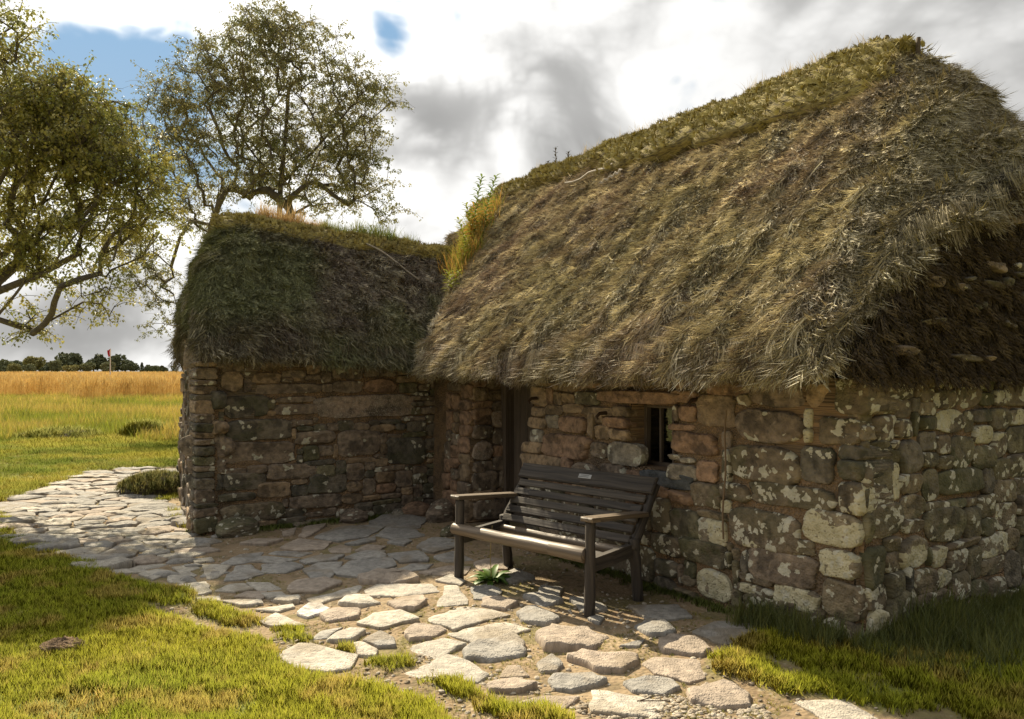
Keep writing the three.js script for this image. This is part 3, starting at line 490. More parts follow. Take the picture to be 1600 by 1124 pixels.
// a thatched slope over a plan grid, heaped by noise that runs with the slope; returns its mesh data for the strands
function thatch(at, hf, pa, pb, qa, qb, n, m, seed, under, clip) {
  const P = [], idx = (i, j) => j * (n + 1) + i, g = new Soup();
  for (let j = 0; j <= m; j++) { const q0 = lerp(qa, qb, j / m); let q = q0; for (let i = 0; i <= n; i++) { const p = lerp(typeof pa === 'function' ? pa(q0) : pa, pb, Math.pow(i / n, 1.25)); if (clip) q = Math.max(q0, clip(p)); P.push([p, q]); const v = at(p, q, hf(p, q)); g.v(v.x, v.y, v.z, p, q * 1.4); } }
  for (let j = 0; j < m; j++) for (let i = 0; i < n; i++) g.q(idx(i, j), idx(i, j + 1), idx(i + 1, j + 1), idx(i + 1, j));
  let geo = g.build(); const pos = geo.attributes.position, nor = geo.attributes.normal;
  const flip = nor.getY(idx(n >> 1, m >> 2)) < 0; if (flip) { for (let k = 0; k < g.i.length; k += 3) { const t = g.i[k]; g.i[k] = g.i[k + 1]; g.i[k + 1] = t; } }
  for (let k = 0; k < pos.count; k++) {
    const s = flip ? -1 : 1, [p, q] = P[k], ny = Math.abs(nor.getY(k)), y = pos.getY(k), steep = sstep(0.95, 0.7, ny);
    const lump = (fbm3(pos.getX(k) * 2.6, y * 2.2, pos.getZ(k) * 2.6, 3, seed) - 0.5) * 0.12;
    const wav = (fbm(p * 1.1, q * 1.1 + 4, 2, seed + 3) - 0.5) * 0.5, run = (fbm((p + wav) * 13, q * 2.6 + 7, 3, seed + 5) - 0.5) * 0.17 * steep, knob = (fbm3(pos.getX(k) * 11, y * 11, pos.getZ(k) * 11, 2, seed + 9) - 0.5) * 0.07;
    const d = lump + run + knob; g.p[k * 3] += nor.getX(k) * d * s; g.p[k * 3 + 1] += nor.getY(k) * d * s; g.p[k * 3 + 2] += nor.getZ(k) * d * s;
  }
  const surf = g.build(); const top = { geo: surf, P };
  // underside along the open edges
  const edge = []; for (let i = n; i >= 0; i--) edge.push(idx(i, 0)); for (let j = 1; j <= m; j++) edge.push(idx(0, j)); for (let i = 1; i <= n; i++) edge.push(idx(i, m));
  const cx = at((typeof pa === 'function' ? 0 : pa) + 1.6, (qa + qb) / 2, 0); let prev = null;
  for (const e of edge) { const v = V3(g.p[e * 3], g.p[e * 3 + 1], g.p[e * 3 + 2]), inw = V3(cx.x - v.x, 0, cx.z - v.z).normalize(); const a = g.v(v.x + inw.x * 0.04, v.y - under * 0.4, v.z + inw.z * 0.04, g.uv[e * 2], g.uv[e * 2 + 1] + 0.1), b = g.v(v.x + inw.x * 0.34, v.y - under * 0.35, v.z + inw.z * 0.34, g.uv[e * 2], g.uv[e * 2 + 1] + 0.4); if (prev) { g.q(prev[0], e, a, prev[1]); g.q(prev[1], a, b, prev[2]); } prev = [e, a, b]; }
  top.full = g.build(); return top;
}
const mainRoof = thatch(main, mainH, mainEnd, 8.2, -0.38, 4.78, 230, 150, 801, 0.3, (p) => Math.min(1.4, (p - 4.88) * 1.0 - 0.38));
const wingRoof = thatch(wing, wingH, -0.01, 3.6, -0.26, 3.1, 130, 120, 841, 0.3);
const roof1 = PART('thatch_roof', mainRoof.full, thatchMat), roof2 = PART('thatch_roof', wingRoof.full, thatchMat);
const roofY = (v) => { const [p, q] = mainInv(v), [a, b] = wingInv(v); let h = -9; if (p > mainEnd(q) && p < 8.2 && q > -0.38 && q < 4.78) h = Math.max(h, mainH(p, q)); if (a > -0.01 && a < 3.6 && b > -0.26 && b < 3.1) h = Math.max(h, wingH(a, b)); return h; };

// heather strands: little branching sprigs laid down the slope
function sprig(seed, stems, len, w, twigs) {
  const R = rng(seed), s = new Soup();
  for (let k = 0; k < stems; k++) {
    const a = (R() - 0.5) * 0.9, b = (R() - 0.35) * 0.7, d = V3(Math.sin(a), 1, Math.sin(b) * 0.6).normalize(), o = V3((R() - 0.5) * 0.09, (R() - 0.5) * 0.1, (R() - 0.5) * 0.02), l = len * (0.6 + 0.7 * R());
    const side = V3(Math.cos(R() * 3), 0.1, Math.sin(R() * 3)).normalize(), bend = V3((R() - 0.5) * 0.3, 0, -0.22 * R());
    blade(s, o, d, side, l, w, bend, 3);
    for (let t = 0; t < twigs; t++) { const f = 0.25 + 0.7 * R(), p = o.clone().addScaledVector(d, l * f), e = d.clone().add(V3((R() - 0.5) * 1.6, 0, (R() - 0.2) * 1.0)).normalize(); blade(s, p, e, V3(R() - 0.5, R() - 0.5, R() - 0.5).normalize(), l * (0.2 + 0.25 * R()), w * 0.95, V3(0, -0.1, 0.1), 1); }
  }
  return s.build();
}
const strandMat = std({ roughness: 1, side: THREE.DoubleSide, vertexColors: false });
const sprigs = [sprig(1, 5, 0.12, 0.0062, 5), sprig(2, 5, 0.1, 0.0066, 6), sprig(3, 4, 0.18, 0.0056, 3)];
function strew(roof, parent, per, hang, seed, colour, keep) {
  const g = roof.geo, pos = g.attributes.position, nor = g.attributes.normal, ix = g.index.array, R = rng(seed), out = sprigs.map(() => []), a = V3(), b = V3(), c = V3(), n = V3(), t = V3(), M = new THREE.Matrix4(), x = V3();
  for (let f = 0; f < ix.length; f += 3) {
    a.fromBufferAttribute(pos, ix[f]); b.fromBufferAttribute(pos, ix[f + 1]); c.fromBufferAttribute(pos, ix[f + 2]);
    const mid = V3().add(a).add(b).add(c).multiplyScalar(1 / 3), area = V3().subVectors(b, a).cross(V3().subVectors(c, a)).length() / 2;
    const kf = keep(mid); if (kf <= 0) continue;
    let want = area * per * kf, k = Math.floor(want) + (R() < want % 1 ? 1 : 0);
    n.fromBufferAttribute(nor, ix[f]);
    while (k-- > 0) {
      const u = Math.sqrt(R()), v = R(), p = V3().addScaledVector(a, 1 - u).addScaledVector(b, u * (1 - v)).addScaledVector(c, u * v);
      t.set(0, -1, 0).addScaledVector(n, n.y); if (t.lengthSq() < 0.02) t.set(R() - 0.5, -0.3, R() - 0.5); t.normalize();
      const yaw = (fbm3(p.x * 2, p.y * 2, p.z * 2, 2, seed + 1) - 0.5) * 0.8 + (R() - 0.5) * 0.7; t.applyAxisAngle(n, yaw).addScaledVector(n, 0.02 + 0.3 * R() * R()).normalize();
      x.crossVectors(t, n).normalize(); const z = V3().crossVectors(x, t), s = 0.7 + 0.7 * R();
      M.makeBasis(x.clone().multiplyScalar(s), t.clone().multiplyScalar(s), z.multiplyScalar(s)).setPosition(p.addScaledVector(n, -0.012 + 0.02 * R()));
      const low = hang(mid), q = R(); out[low > 0.5 ? (q < 0.7 ? 2 : 0) : q < 0.45 ? 0 : q < 0.85 ? 1 : 2].push({ m: M.clone(), c: colour(p, R) });
    }
  }
  out.forEach((l, i) => l.length && scatter('thatch_strands', sprigs[i], strandMat, l, parent));
}
const heather = (green) => (p, R) => {
  const n = fbm3(p.x * 1.3, p.y * 1.3, p.z * 1.3, 3, 900), f = fbm3(p.x * 7, p.y * 7, p.z * 7, 2, 907), k = R();
  let c = mixc([0.225, 0.185, 0.145], [0.25, 0.22, 0.15], sstep(0.4, 0.62, n));
  c = mixc(c, [0.43, 0.385, 0.28], sstep(0.45, 0.7, f) * 0.75);
  if (k < 0.22) c = [0.1, 0.072, 0.048]; else if (k > 0.93) c = mixc([0.5, 0.44, 0.3], [0.6, 0.55, 0.43], R());
  const [hp, hq] = mainInv(p), agedShade = green < 0.4 ? sstep(0.1, -0.1, hp - lerp(lerp(0, 0.42, sstep(-0.5, 1.2, hq)), 0.92, sstep(1, 2.2, hq)) + (n - 0.5) * 0.6) : 0; c = mixc(c, mixc([0.14, 0.118, 0.075], [0.2, 0.175, 0.115], R()), 0.65 * agedShade);  // roof end strands darkened: its shade put into the colour, along with some weathering
  const g = green * sstep(0.36, 0.58, fbm3(p.x * 1.1 + 5, p.y * 1.1, p.z * 1.1, 3, 930));
  c = mixc(c, [0.2, 0.23, 0.09], g * 0.75); const s = (green > 0.4 ? 0.95 : 1.75) * (0.7 + 0.6 * R()); return c.map((v) => v * s);
};
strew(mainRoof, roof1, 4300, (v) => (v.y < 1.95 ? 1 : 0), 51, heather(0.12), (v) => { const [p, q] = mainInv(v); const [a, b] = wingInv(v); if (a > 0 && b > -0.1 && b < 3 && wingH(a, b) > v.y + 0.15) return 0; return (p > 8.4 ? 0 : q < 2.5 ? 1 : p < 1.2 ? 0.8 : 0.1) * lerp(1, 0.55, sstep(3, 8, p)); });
strew(wingRoof, roof2, 3200, (v) => (v.y < 2.2 ? 1 : 0), 52, heather(0.9), (v) => { const [a, b] = wingInv(v), [p, q] = mainInv(v); if (p > 0 && q > -0.2 && mainH(p, q) > v.y + 0.12) return 0; return b < 1.8 || a < 0.4 ? 1 : 0.2; });
// the hanging fringe of the eaves
{
  const fringe = (parent, pts, seed, colour) => {
    const R = rng(seed), list = [], g = sprig(77, 5, 0.15, 0.007, 1);
    for (const [v, o, k] of pts) for (let i = 0; i < k; i++) {
      const d = V3(o.x * (0.15 + 0.35 * R()) + (R() - 0.5) * 0.5, -1, o.z * (0.15 + 0.35 * R()) + (R() - 0.5) * 0.5).normalize(), x = V3().crossVectors(d, o).normalize(), z = V3().crossVectors(x, d), s = 0.6 + 0.6 * R();
      const p = v.clone().addScaledVector(o, (R() - 0.6) * 0.14).add(V3((R() - 0.5) * 0.04, 0.06 + (R() - 0.5) * 0.14, (R() - 0.5) * 0.04));
      list.push({ m: new THREE.Matrix4().makeBasis(x.multiplyScalar(s), d.multiplyScalar(s), z.multiplyScalar(s)).setPosition(p), c: colour(p, R) });
    }
    scatter('eaves_fringe', g, strandMat, list, parent);
  };
  const a = [], b = [];
  for (let p = -0.02; p < 4.88; p += 0.02) a.push([main(p, -0.36 + 0.03 * Math.sin(p * 9), mainH(p, -0.36) - 0.02 - 0.05 * (fbm(p * 3, 1, 3, 4) - 0.5)), outF, 6]);
  for (let q = -0.35; q < 4.75; q += 0.02) { const p = mainEnd(q); a.push([main(p, q, mainH(p, q) - 0.0 - 0.08 * (fbm(q * 3, 5, 3, 4) - 0.5)), outG, 4]); }
  for (let s = 0; s < 2.75; s += 0.02) b.push([wing(s, -0.25, wingH(s, -0.25) - 0.02 - 0.12 * (fbm(s * 2, 1, 3, 6) - 0.5)), outA, 6]);
  for (let s = -0.24; s < 3.05; s += 0.02) b.push([wing(0, s, wingH(0, s) - 0.03), outB, 6]);
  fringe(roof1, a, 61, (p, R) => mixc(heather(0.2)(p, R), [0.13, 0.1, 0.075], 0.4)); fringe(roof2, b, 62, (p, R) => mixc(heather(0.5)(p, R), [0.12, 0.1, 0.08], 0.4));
}
// turf sods along the ridges, overgrown with moss
const mossTex = tex(512, (u, v) => { const n = fbm(u * 6, v * 6, 4, 951, 6), f = fbm(u * 40, v * 40, 3, 952, 40); return mixc(mixc([0.17, 0.13, 0.045], [0.38, 0.32, 0.1], n), [0.09, 0.07, 0.03], sstep(0.5, 0.68, f)); });
const mossMat = std({ map: scaled(mossTex, 0.8), bumpMap: scaled(mossTex, 0.5), bumpScale: 0.03, roughness: 1 });
const mossTuft = (() => { const R = rng(5), s = new Soup(); for (let k = 0; k < 8; k++) { const a = R() * 6.3, d = V3(Math.cos(a) * 0.9, 0.8 + R() * 0.5, Math.sin(a) * 0.9).normalize(); blade(s, V3(Math.cos(a) * 0.012, 0, Math.sin(a) * 0.012), d, V3(-Math.sin(a), 0, Math.cos(a)), 0.03 + 0.025 * R(), 0.008, V3(0, -0.4, 0), 2); } return s.build(); })();
{
  const list1 = [], list2 = [], R = rng(640);
  const sod = (parent, list, c, along, down, L, D, T, amt) => {
    const n = V3().crossVectors(along, down).normalize(); if (n.y < 0) n.negate();
    const g = new THREE.SphereGeometry(1, 22, 14), p = g.attributes.position, sd = Math.floor(R() * 9999), e = 3.2;
    const M = new THREE.Matrix4().makeBasis(along, n, V3().crossVectors(along, n)).setPosition(c);
    for (let i = 0; i < p.count; i++) {
      let x = p.getX(i), y = p.getY(i), z = p.getZ(i); const k = Math.pow(Math.abs(x) ** e + Math.abs(z) ** e + Math.abs(y) ** 2.2, -1 / 2.6) * (0.82 + 0.42 * fbm3(x * 2 + sd, y * 2, z * 2, 4));
      p.setXYZ(i, x * k * L / 2, y * k * T / 2 + (fbm3(x * 7 + sd, y * 4, z * 7, 2) - 0.5) * 0.05, z * k * D / 2);
    }
    g.applyMatrix4(M); g.computeVertexNormals(); mesh('turf_sod', g, mossMat, parent);
    const nn = g.attributes.normal;
    for (let i = 0; i < p.count * amt; i++) { const j = Math.floor(R() * p.count), N = V3().fromBufferAttribute(nn, j); if (N.y < 0.05) continue; const v = V3().fromBufferAttribute(p, j).add(V3((R() - 0.5) * 0.09, 0, (R() - 0.5) * 0.09)); const q = new THREE.Quaternion().setFromUnitVectors(V3(0, 1, 0), N), s = 0.7 + 0.9 * R(); v.addScaledVector(N, -0.008); list.push({ m: new THREE.Matrix4().compose(v, q, V3(s, s, s)), c: mixc([0.2, 0.165, 0.06], [0.46, 0.39, 0.13], R() * (0.4 + 0.9 * fbm3(v.x * 4, v.y * 4, v.z * 4, 2, 5))) }); }
  };
  for (let p = 1.0; p < 7.5;) {
    const L = lerp(0.55, 1.05, R()), w = lerp(0.3, 0.14, sstep(1, 7, p));
    for (const [q, D] of p < 4.2 ? [[RQ - 0.16, w + 0.3], [RQ - 0.16 - w, w + 0.24]] : [[RQ - 0.14, w + 0.26]]) {
      const qq = q + (R() - 0.5) * 0.08, c = main(p + L / 2 + (R() - 0.5) * 0.15, qq, 0); c.y = mainH(p + L / 2, qq) + 0.02; const e = main(p + L / 2, qq - 0.1, mainH(p + L / 2, qq - 0.1)), down = e.sub(main(p + L / 2, qq, mainH(p + L / 2, qq))).normalize();
      const al = dirP.clone().applyAxisAngle(V3(0, 1, 0), (R() - 0.5) * 0.2); al.addScaledVector(down, -al.dot(down)).normalize();
      c.y += 0.04 + 0.04 * R(); sod(roof1, list1, c, al, down, L * 1.06, D, 0.24, 2.6);
    }
    const c = main(p + L / 2, RQ + 0.05, mainH(p + L / 2, RQ) + 0.03); sod(roof1, list1, c, dirP, dirQ, L * 1.06, 0.36, 0.2, 2.6);
    p += L * 0.92;
  }
  for (let a = 0.35; a < 2.9;) { const L = lerp(0.45, 0.8, R()); for (const b of [1.2, 1.45]) { const c = wing(a + L / 2, b, wingH(a + L / 2, b) + 0.01), e = wing(a + L / 2, b - 0.1, wingH(a + L / 2, b - 0.1)).sub(wing(a + L / 2, b, wingH(a + L / 2, b))).normalize(); sod(roof2, list2, c, dirA, e, L * 1.2, 0.42, 0.17, 2.4); } a += L * 0.92; }
  const mm = std({ side: THREE.DoubleSide, roughness: 1 });
  scatter('ridge_moss', mossTuft, mm, list1, roof1); scatter('ridge_moss', mossTuft, mm, list2, roof2);
}
// the turf gable is shaggy too: dark dead stalks hang over it
{
  const R = rng(71), list = []; const M = new THREE.Matrix4();
  for (let k = 0; k < 9000; k++) { const q = -0.2 + 4.7 * R(), h = 1.58 + 1.3 * R(); if (h > gableTop(q) - 0.02) continue; const p = F.gable.at(q, h, 0.1 + (h - 1.6) * 0.14 + 0.03 * R()), d = V3((R() - 0.5) * 1.4, -0.9, (R() - 0.5) * 1.4).addScaledVector(outG, 0.3 * R()).normalize(), x = V3().crossVectors(d, outG).normalize(), z = V3().crossVectors(x, d), s = 0.6 + 0.6 * R(); M.makeBasis(x.multiplyScalar(s), d.multiplyScalar(s), z.multiplyScalar(s)).setPosition(p); list.push({ m: M.clone(), c: mixc([0.055, 0.04, 0.026], [0.18, 0.135, 0.07], R() * R()) }); }
  scatter('dead_stalks', sprigs[1], strandMat, list, cottage.children.find((o) => o.name === 'turf_gable'));
}
// back and far end of the house, out of sight
PART('back_wall', (() => { const g = new THREE.BoxGeometry(7.6, 1.8, 0.5); g.applyMatrix4(new THREE.Matrix4().makeBasis(dirP, V3(0, 1, 0), outF.clone()).setPosition(main(3.9, 4.1, 0.8))); return g; })(), mortarMat);
PART('far_wall', (() => { const g = new THREE.BoxGeometry(4.0, 2.6, 0.5); g.applyMatrix4(new THREE.Matrix4().makeBasis(dirQ, V3(0, 1, 0), dirP.clone()).setPosition(main(7.6, 2.1, 1.2))); return g; })(), mortarMat);

// ---------------------------------------------------------------- path: flagstones and cobbles set in trodden earth
const flag = (base, alt, seed) => std({ map: scaled(tex(512, (u, v) => { const n = fbm(u * 4, v * 4, 5, seed, 4), f = fbm(u * 30, v * 30, 3, seed + 1, 30), g = vn(u * 70, v * 70, seed + 2, 70); let c = mixc(base, alt, clamp((n - 0.5) * 2.4 + 0.5)).map((x) => x * (0.62 + 0.76 * f)); c = mixc(c, [0.2, 0.15, 0.09], sstep(0.56, 0.74, fbm(u * 3, v * 3, 4, seed + 5, 3)) * 0.55); if (g > 0.965) c = [0.07, 0.055, 0.04]; return c; }), 0.9), bumpMap: scaled(stoneBump, 0.55), bumpScale: 0.03, roughness: 0.85 });
const FM = [flag([0.47, 0.425, 0.35], [0.36, 0.325, 0.27], 1001), flag([0.39, 0.315, 0.245], [0.3, 0.245, 0.19], 1011), flag([0.34, 0.315, 0.275], [0.25, 0.235, 0.21], 1021), flag([0.6, 0.58, 0.54], [0.5, 0.47, 0.43], 1031)];
const path = new THREE.Group(); path.name = numbered('path'); path.userData.kind = 'structure'; scene.add(path);
const RF = rng(2024);
function slab(poly, o = {}) {                                          // poly: places on the ground, in order
  let area = 0, cx = 0, cz = 0; for (let i = 0, j = poly.length - 1; i < poly.length; j = i++) { const k = poly[j].x * poly[i].z - poly[i].x * poly[j].z; area += k; cx += (poly[j].x + poly[i].x) * k; cz += (poly[j].z + poly[i].z) * k; }
  cx /= 3 * area; cz /= 3 * area; const pts = area < 0 ? poly : [...poly].reverse();
  const ring = [], sd = Math.floor(RF() * 1e5), len = pts.length, size = Math.sqrt(Math.abs(area) / 2);
  const soft = o.dome ? 0.08 : 0.04;
  for (let i = 0; i < len; i++) { const a = pts[i], b = pts[(i + 1) % len], d = Math.hypot(a.x - b.x, a.z - b.z), n = Math.max(2, Math.min(7, Math.round(d / 0.05))); for (let k = 0; k < n; k++) { const t = soft + (1 - 2 * soft) * (k / (n - 1)); ring.push([lerp(a.x, b.x, t) - cx, lerp(a.z, b.z, t) - cz]); } }
  const y0 = groundY(cx, cz), top = (o.top ?? (o.dome ? 0.002 : 0.008 + 0.012 * RF())), rise = o.rise ?? (o.dome ? Math.min(0.036, size * 0.11) : 0.004), s = new Soup(), u0 = RF() * 7, v0 = RF() * 7, tx = (RF() - 0.5) * 0.06, tz = (RF() - 0.5) * 0.05, sh = o.shrink ?? 1.06;
  const levels = o.dome ? [[1, -0.1], [1.0, 0], [0.97, 0.72], [0.89, 0.92], [0.6, 0.98], [0.3, 1], [0, 1]] : [[0.99, -0.1], [1, -0.008], [0.985, 0], [0.8, 0.5], [0.5, 0.9], [0, 1]];
  const all = levels.map(([r, f], li) => {
    const P = (x, z) => { const nx = (vn(x * 14 + 90, z * 14, sd) - 0.5) * 0.035 * Math.min(1, size * 3), nz = (vn(x * 14, z * 14 + 70, sd + 1) - 0.5) * 0.035 * Math.min(1, size * 3), amp = o.dome ? 0.08 * Math.min(1, size * 2.5) : 0.012; x = x * r + nx; z = z * r + nz; const h = f < 0 ? top + f : top + rise * f + (fbm(x * 8 + sd, z * 8, 3, 3) - 0.5) * amp * (r < 1 ? 1 : 0.4) + tx * x + tz * z; return s.v(cx + x, y0 + h, cz + z, u0 + x, v0 + z); };
    return r === 0 ? [P(0, 0)] : ring.map(([x, z]) => P(x * sh, z * sh));
  });
  const n = ring.length;
  for (let q = 0; q + 1 < all.length; q++) for (let k = 0; k < n; k++) { const a = all[q], b = all[q + 1], j = (k + 1) % n; if (b.length === 1) s.t(a[k], b[0], a[j]); else s.q(a[k], b[k], b[j], a[j]); }
  const g = s.build(); if (g.attributes.normal.getY(all.at(-1)[0]) < 0) { const ix = g.index.array; for (let k = 0; k < ix.length; k += 3) { const t = ix[k]; ix[k] = ix[k + 1]; ix[k + 1] = t; } g.computeVertexNormals(); }
  return mesh(o.dome ? 'cobble' : 'flagstone', g, FM[o.m ?? (RF() < 0.45 ? 0 : RF() < 0.55 ? 2 : 1)], path);
}
const laid = [];
const put = (o, ...l) => l.forEach((a) => { const p = pxPoly(a); laid.push(p); slab(p, o); });
put({ m: 0 }, [[430, 1031], [472, 1009], [557, 1030], [543, 1051], [508, 1056], [472, 1052]], [[637, 1057], [696, 1026], [732, 1037], [761, 1057], [740, 1069], [665, 1067]], [[629, 1022], [637, 1011], [690, 999], [727, 1007], [680, 1031]], [[672, 972], [715, 951], [775, 956], [795, 962], [710, 985]],
  [[700, 990], [775, 975], [790, 973], [827, 984], [765, 1002], [750, 1006]], [[556, 980], [585, 967], [625, 961], [655, 972], [595, 986]], [[572, 925], [592, 916], [672, 916], [685, 929], [625, 935], [580, 934]], [[695, 920], [715, 919], [732, 947], [684, 952]], [[480, 938], [560, 916], [565, 919], [550, 930], [497, 945]], [[405, 975], [432, 964], [475, 982], [425, 982]],
  [[929, 1080], [1035, 1095], [1024, 1121], [924, 1112]], [[681, 910], [705, 902], [727, 912], [720, 918]], [[400, 955], [457, 946], [460, 951], [432, 959]], [[1241, 1094], [1321, 1094], [1371, 1124], [1301, 1130]], [[276, 916], [322, 912], [330, 928], [300, 935]]);
put({ m: 1 }, [[1005, 1039], [1021, 1028], [1090, 1033], [1098, 1058], [1076, 1066], [1024, 1052]], [[779, 1058], [793, 1041], [812, 1041], [826, 1057]], [[655, 898], [700, 888], [735, 888], [725, 900], [690, 902]], [[366, 933], [385, 926], [418, 925], [410, 937]], [[815, 1098], [853, 1090], [907, 1091], [875, 1111]], [[740, 884], [770, 876], [800, 880], [790, 892], [750, 894]]);
put({ m: 2 }, [[735, 922], [762, 915], [785, 928], [770, 938], [742, 939]], [[1084, 990], [1120, 975], [1210, 985], [1215, 1005], [1130, 1008]], [[985, 950], [1060, 950], [1080, 968], [1010, 972]], [[480, 1006], [500, 990], [535, 984], [512, 1000]]);
put({ m: 3, dome: 1 }, [[465, 962], [482, 946], [500, 945], [516, 956], [480, 967]]);
put({ m: 0, dome: 1, rise: 0.03 }, [[529, 947], [540, 937], [575, 937], [597, 946], [560, 952]], [[427, 942], [437, 934], [470, 934], [467, 943], [445, 946]], [[551, 1012], [562, 1010], [590, 1022], [587, 1032], [560, 1030]], [[510, 1005], [525, 994], [550, 989], [572, 992], [550, 1007]]);
put({ m: 1, dome: 1 }, [[605, 947], [645, 935], [662, 937], [667, 947], [645, 959], [620, 957]], [[497, 967], [525, 957], [560, 956], [562, 970], [510, 977]], [[634, 995], [645, 980], [675, 979], [697, 987], [670, 1000], [640, 1004]], [[562, 906], [610, 896], [650, 902], [650, 911], [610, 915], [565, 914]],
  [[755, 938], [787, 937], [810, 948], [787, 955], [752, 950]], [[836, 995], [862, 981], [914, 982], [950, 997], [925, 1015], [851, 1017]], [[888, 1030], [914, 1020], [994, 1028], [998, 1039], [969, 1051], [933, 1048]], [[760, 1077], [776, 1065], [809, 1062], [838, 1076], [815, 1085], [765, 1084]], [[1073, 1080], [1126, 1066], [1175, 1085], [1172, 1105], [1131, 1105], [1084, 1096]], [[1032, 1006], [1046, 996], [1090, 1000], [1112, 1014], [1098, 1028], [1035, 1022]]);
put({ m: 2, dome: 1 }, [[566, 1007], [592, 992], [617, 1001], [620, 1014], [590, 1015]], [[722, 1015], [750, 1007], [783, 1000], [801, 991], [815, 1000], [823, 1023], [770, 1033], [727, 1030]], [[807, 956], [834, 952], [875, 969], [856, 978], [815, 973]], [[840, 1039], [862, 1022], [881, 1039], [870, 1052], [845, 1050]], [[856, 1063], [867, 1055], [925, 1051], [950, 1065], [897, 1080], [864, 1077]], [[974, 1066], [988, 1059], [1049, 1059], [1062, 1074], [1035, 1085], [988, 1080]],
  [[991, 984], [1010, 971], [1035, 973], [1057, 986], [1051, 995], [1013, 997]], [[967, 1012], [1007, 1002], [999, 1014]], [[919, 970], [930, 962], [944, 967], [936, 978]], [[815, 935], [850, 928], [882, 942], [850, 950]], [[775, 902], [815, 896], [835, 908], [800, 916]], [[845, 920], [880, 924], [874, 938], [842, 934]], [[890, 940], [920, 938], [950, 954], [915, 960]]);
// in the shade of the wing
put({ m: 2 }, [[491, 842], [534, 825], [605, 820], [575, 840], [528, 847]], [[589, 838], [605, 826], [646, 829], [663, 840], [616, 845]], [[578, 819], [611, 804], [666, 812], [652, 827], [611, 826]], [[538, 852], [586, 840], [586, 847], [558, 853]], [[347, 881], [374, 867], [411, 864], [393, 878], [366, 882]], [[393, 878], [407, 870], [468, 874], [437, 881]], [[421, 866], [432, 862], [487, 864], [468, 870]],
  [[410, 895], [410, 882], [454, 879], [473, 886], [448, 895]], [[349, 908], [371, 886], [391, 884], [410, 897], [374, 907]], [[475, 892], [498, 881], [536, 881], [514, 906], [487, 906]], [[470, 878], [498, 869], [536, 869], [525, 877], [479, 882]], [[523, 895], [547, 881], [611, 874], [616, 886], [564, 903], [528, 900]], [[538, 873], [567, 864], [600, 864], [602, 873], [564, 878]], [[605, 866], [655, 862], [671, 877], [624, 880]], [[616, 892], [641, 882], [677, 882], [666, 891], [630, 895]], [[649, 856], [674, 842], [710, 845], [710, 856], [677, 864]], [[605, 849], [624, 842], [644, 847], [630, 853]], [[677, 870], [712, 862], [740, 875], [707, 884]], [[330, 840], [355, 826], [377, 830], [371, 840]]);
put({ m: 1 }, [[440, 858], [465, 845], [517, 849], [503, 860], [465, 862]], [[512, 859], [531, 853], [550, 856], [547, 863], [520, 864]], [[374, 853], [396, 847], [442, 847], [415, 855]], [[451, 819], [470, 808], [498, 808], [492, 818], [462, 826]], [[468, 840], [476, 827], [510, 822], [490, 837], [479, 842]], [[440, 833], [462, 827], [459, 838], [442, 841]], [[447, 922], [465, 910], [506, 906], [536, 913], [498, 928], [459, 929]], [[556, 862], [575, 853], [602, 855], [589, 862]]);
put({ m: 0 }, [[315, 882], [359, 885], [341, 903], [322, 906]], [[336, 925], [360, 914], [382, 914], [396, 922], [366, 926]], [[385, 912], [420, 912], [437, 922], [405, 925]], [[347, 941], [407, 940], [410, 947], [377, 950]], [[288, 937], [344, 933], [344, 941], [300, 943]], [[262, 902], [292, 892], [308, 898], [284, 911], [264, 909]], [[268, 886], [300, 882], [312, 887], [285, 895]], [[300, 874], [330, 872], [334, 878], [305, 880]], [[214, 897], [246, 889], [268, 893], [240, 905]], [[408, 930], [440, 928], [448, 934], [420, 937]]);
// the older, closely set flags to the left: cells grown from scattered seeds
{
  const seeds = [], R = rng(515), box = pathLeft.reduce((b, p) => [Math.min(b[0], p.x), Math.max(b[1], p.x), Math.min(b[2], p.z), Math.max(b[3], p.z)], [9, -9, 9, -99]);
  const free = (x, z) => !laid.some((p) => inside(p, x, z));
  for (let k = 0; k < 9000 && seeds.length < 205; k++) { const x = lerp(box[0], box[1], R()), z = lerp(box[2], box[3], R()); if (!inside(pathLeft, x, z) || !free(x, z)) continue; if (seeds.every((s) => Math.hypot((s.x - x) / 1.5, s.z - z) > 0.165)) seeds.push({ x, z, own: true }); }
  const extra = []; for (const p of laid) for (const v of p) extra.push(v);
  const all = [...seeds, ...extra];
  for (const s of seeds) {
    let cell = []; for (let k = 0; k < 12; k++) { const t = -k / 12 * Math.PI * 2; cell.push({ x: s.x + Math.cos(t) * 0.42, z: s.z + Math.sin(t) * 0.27 }); }
    for (const o of all) {
      if (o === s || Math.abs(o.x - s.x) > 1 || Math.abs(o.z - s.z) > 1) continue;
      const dx = (o.x - s.x) / 2.1, dz = o.z - s.z, mx = s.x + (o.x - s.x) * 0.49, mz = s.z + (o.z - s.z) * 0.49, f = (p) => (p.x - mx) * dx + (p.z - mz) * dz, out = [];
      for (let i = 0; i < cell.length; i++) { const a = cell[i], b = cell[(i + 1) % cell.length], fa = f(a), fb = f(b); if (fa <= 0) out.push(a); if ((fa < 0) !== (fb < 0)) { const t = fa / (fa - fb); out.push({ x: lerp(a.x, b.x, t), z: lerp(a.z, b.z, t) }); } }
      cell = out; if (cell.length < 3) break;
    }
    cell = cell.filter((p, i) => { const q = cell[(i + 1) % cell.length]; return Math.hypot(p.x - q.x, p.z - q.z) > 0.03; });
    if (cell.length < 3) continue;
    slab(cell, { m: R() < 0.6 ? 2 : R() < 0.5 ? 1 : 0, shrink: 0.95, dome: R() < 0.35 ? 1 : 0, rise: R() < 0.5 ? 0.025 : undefined });
  }
}
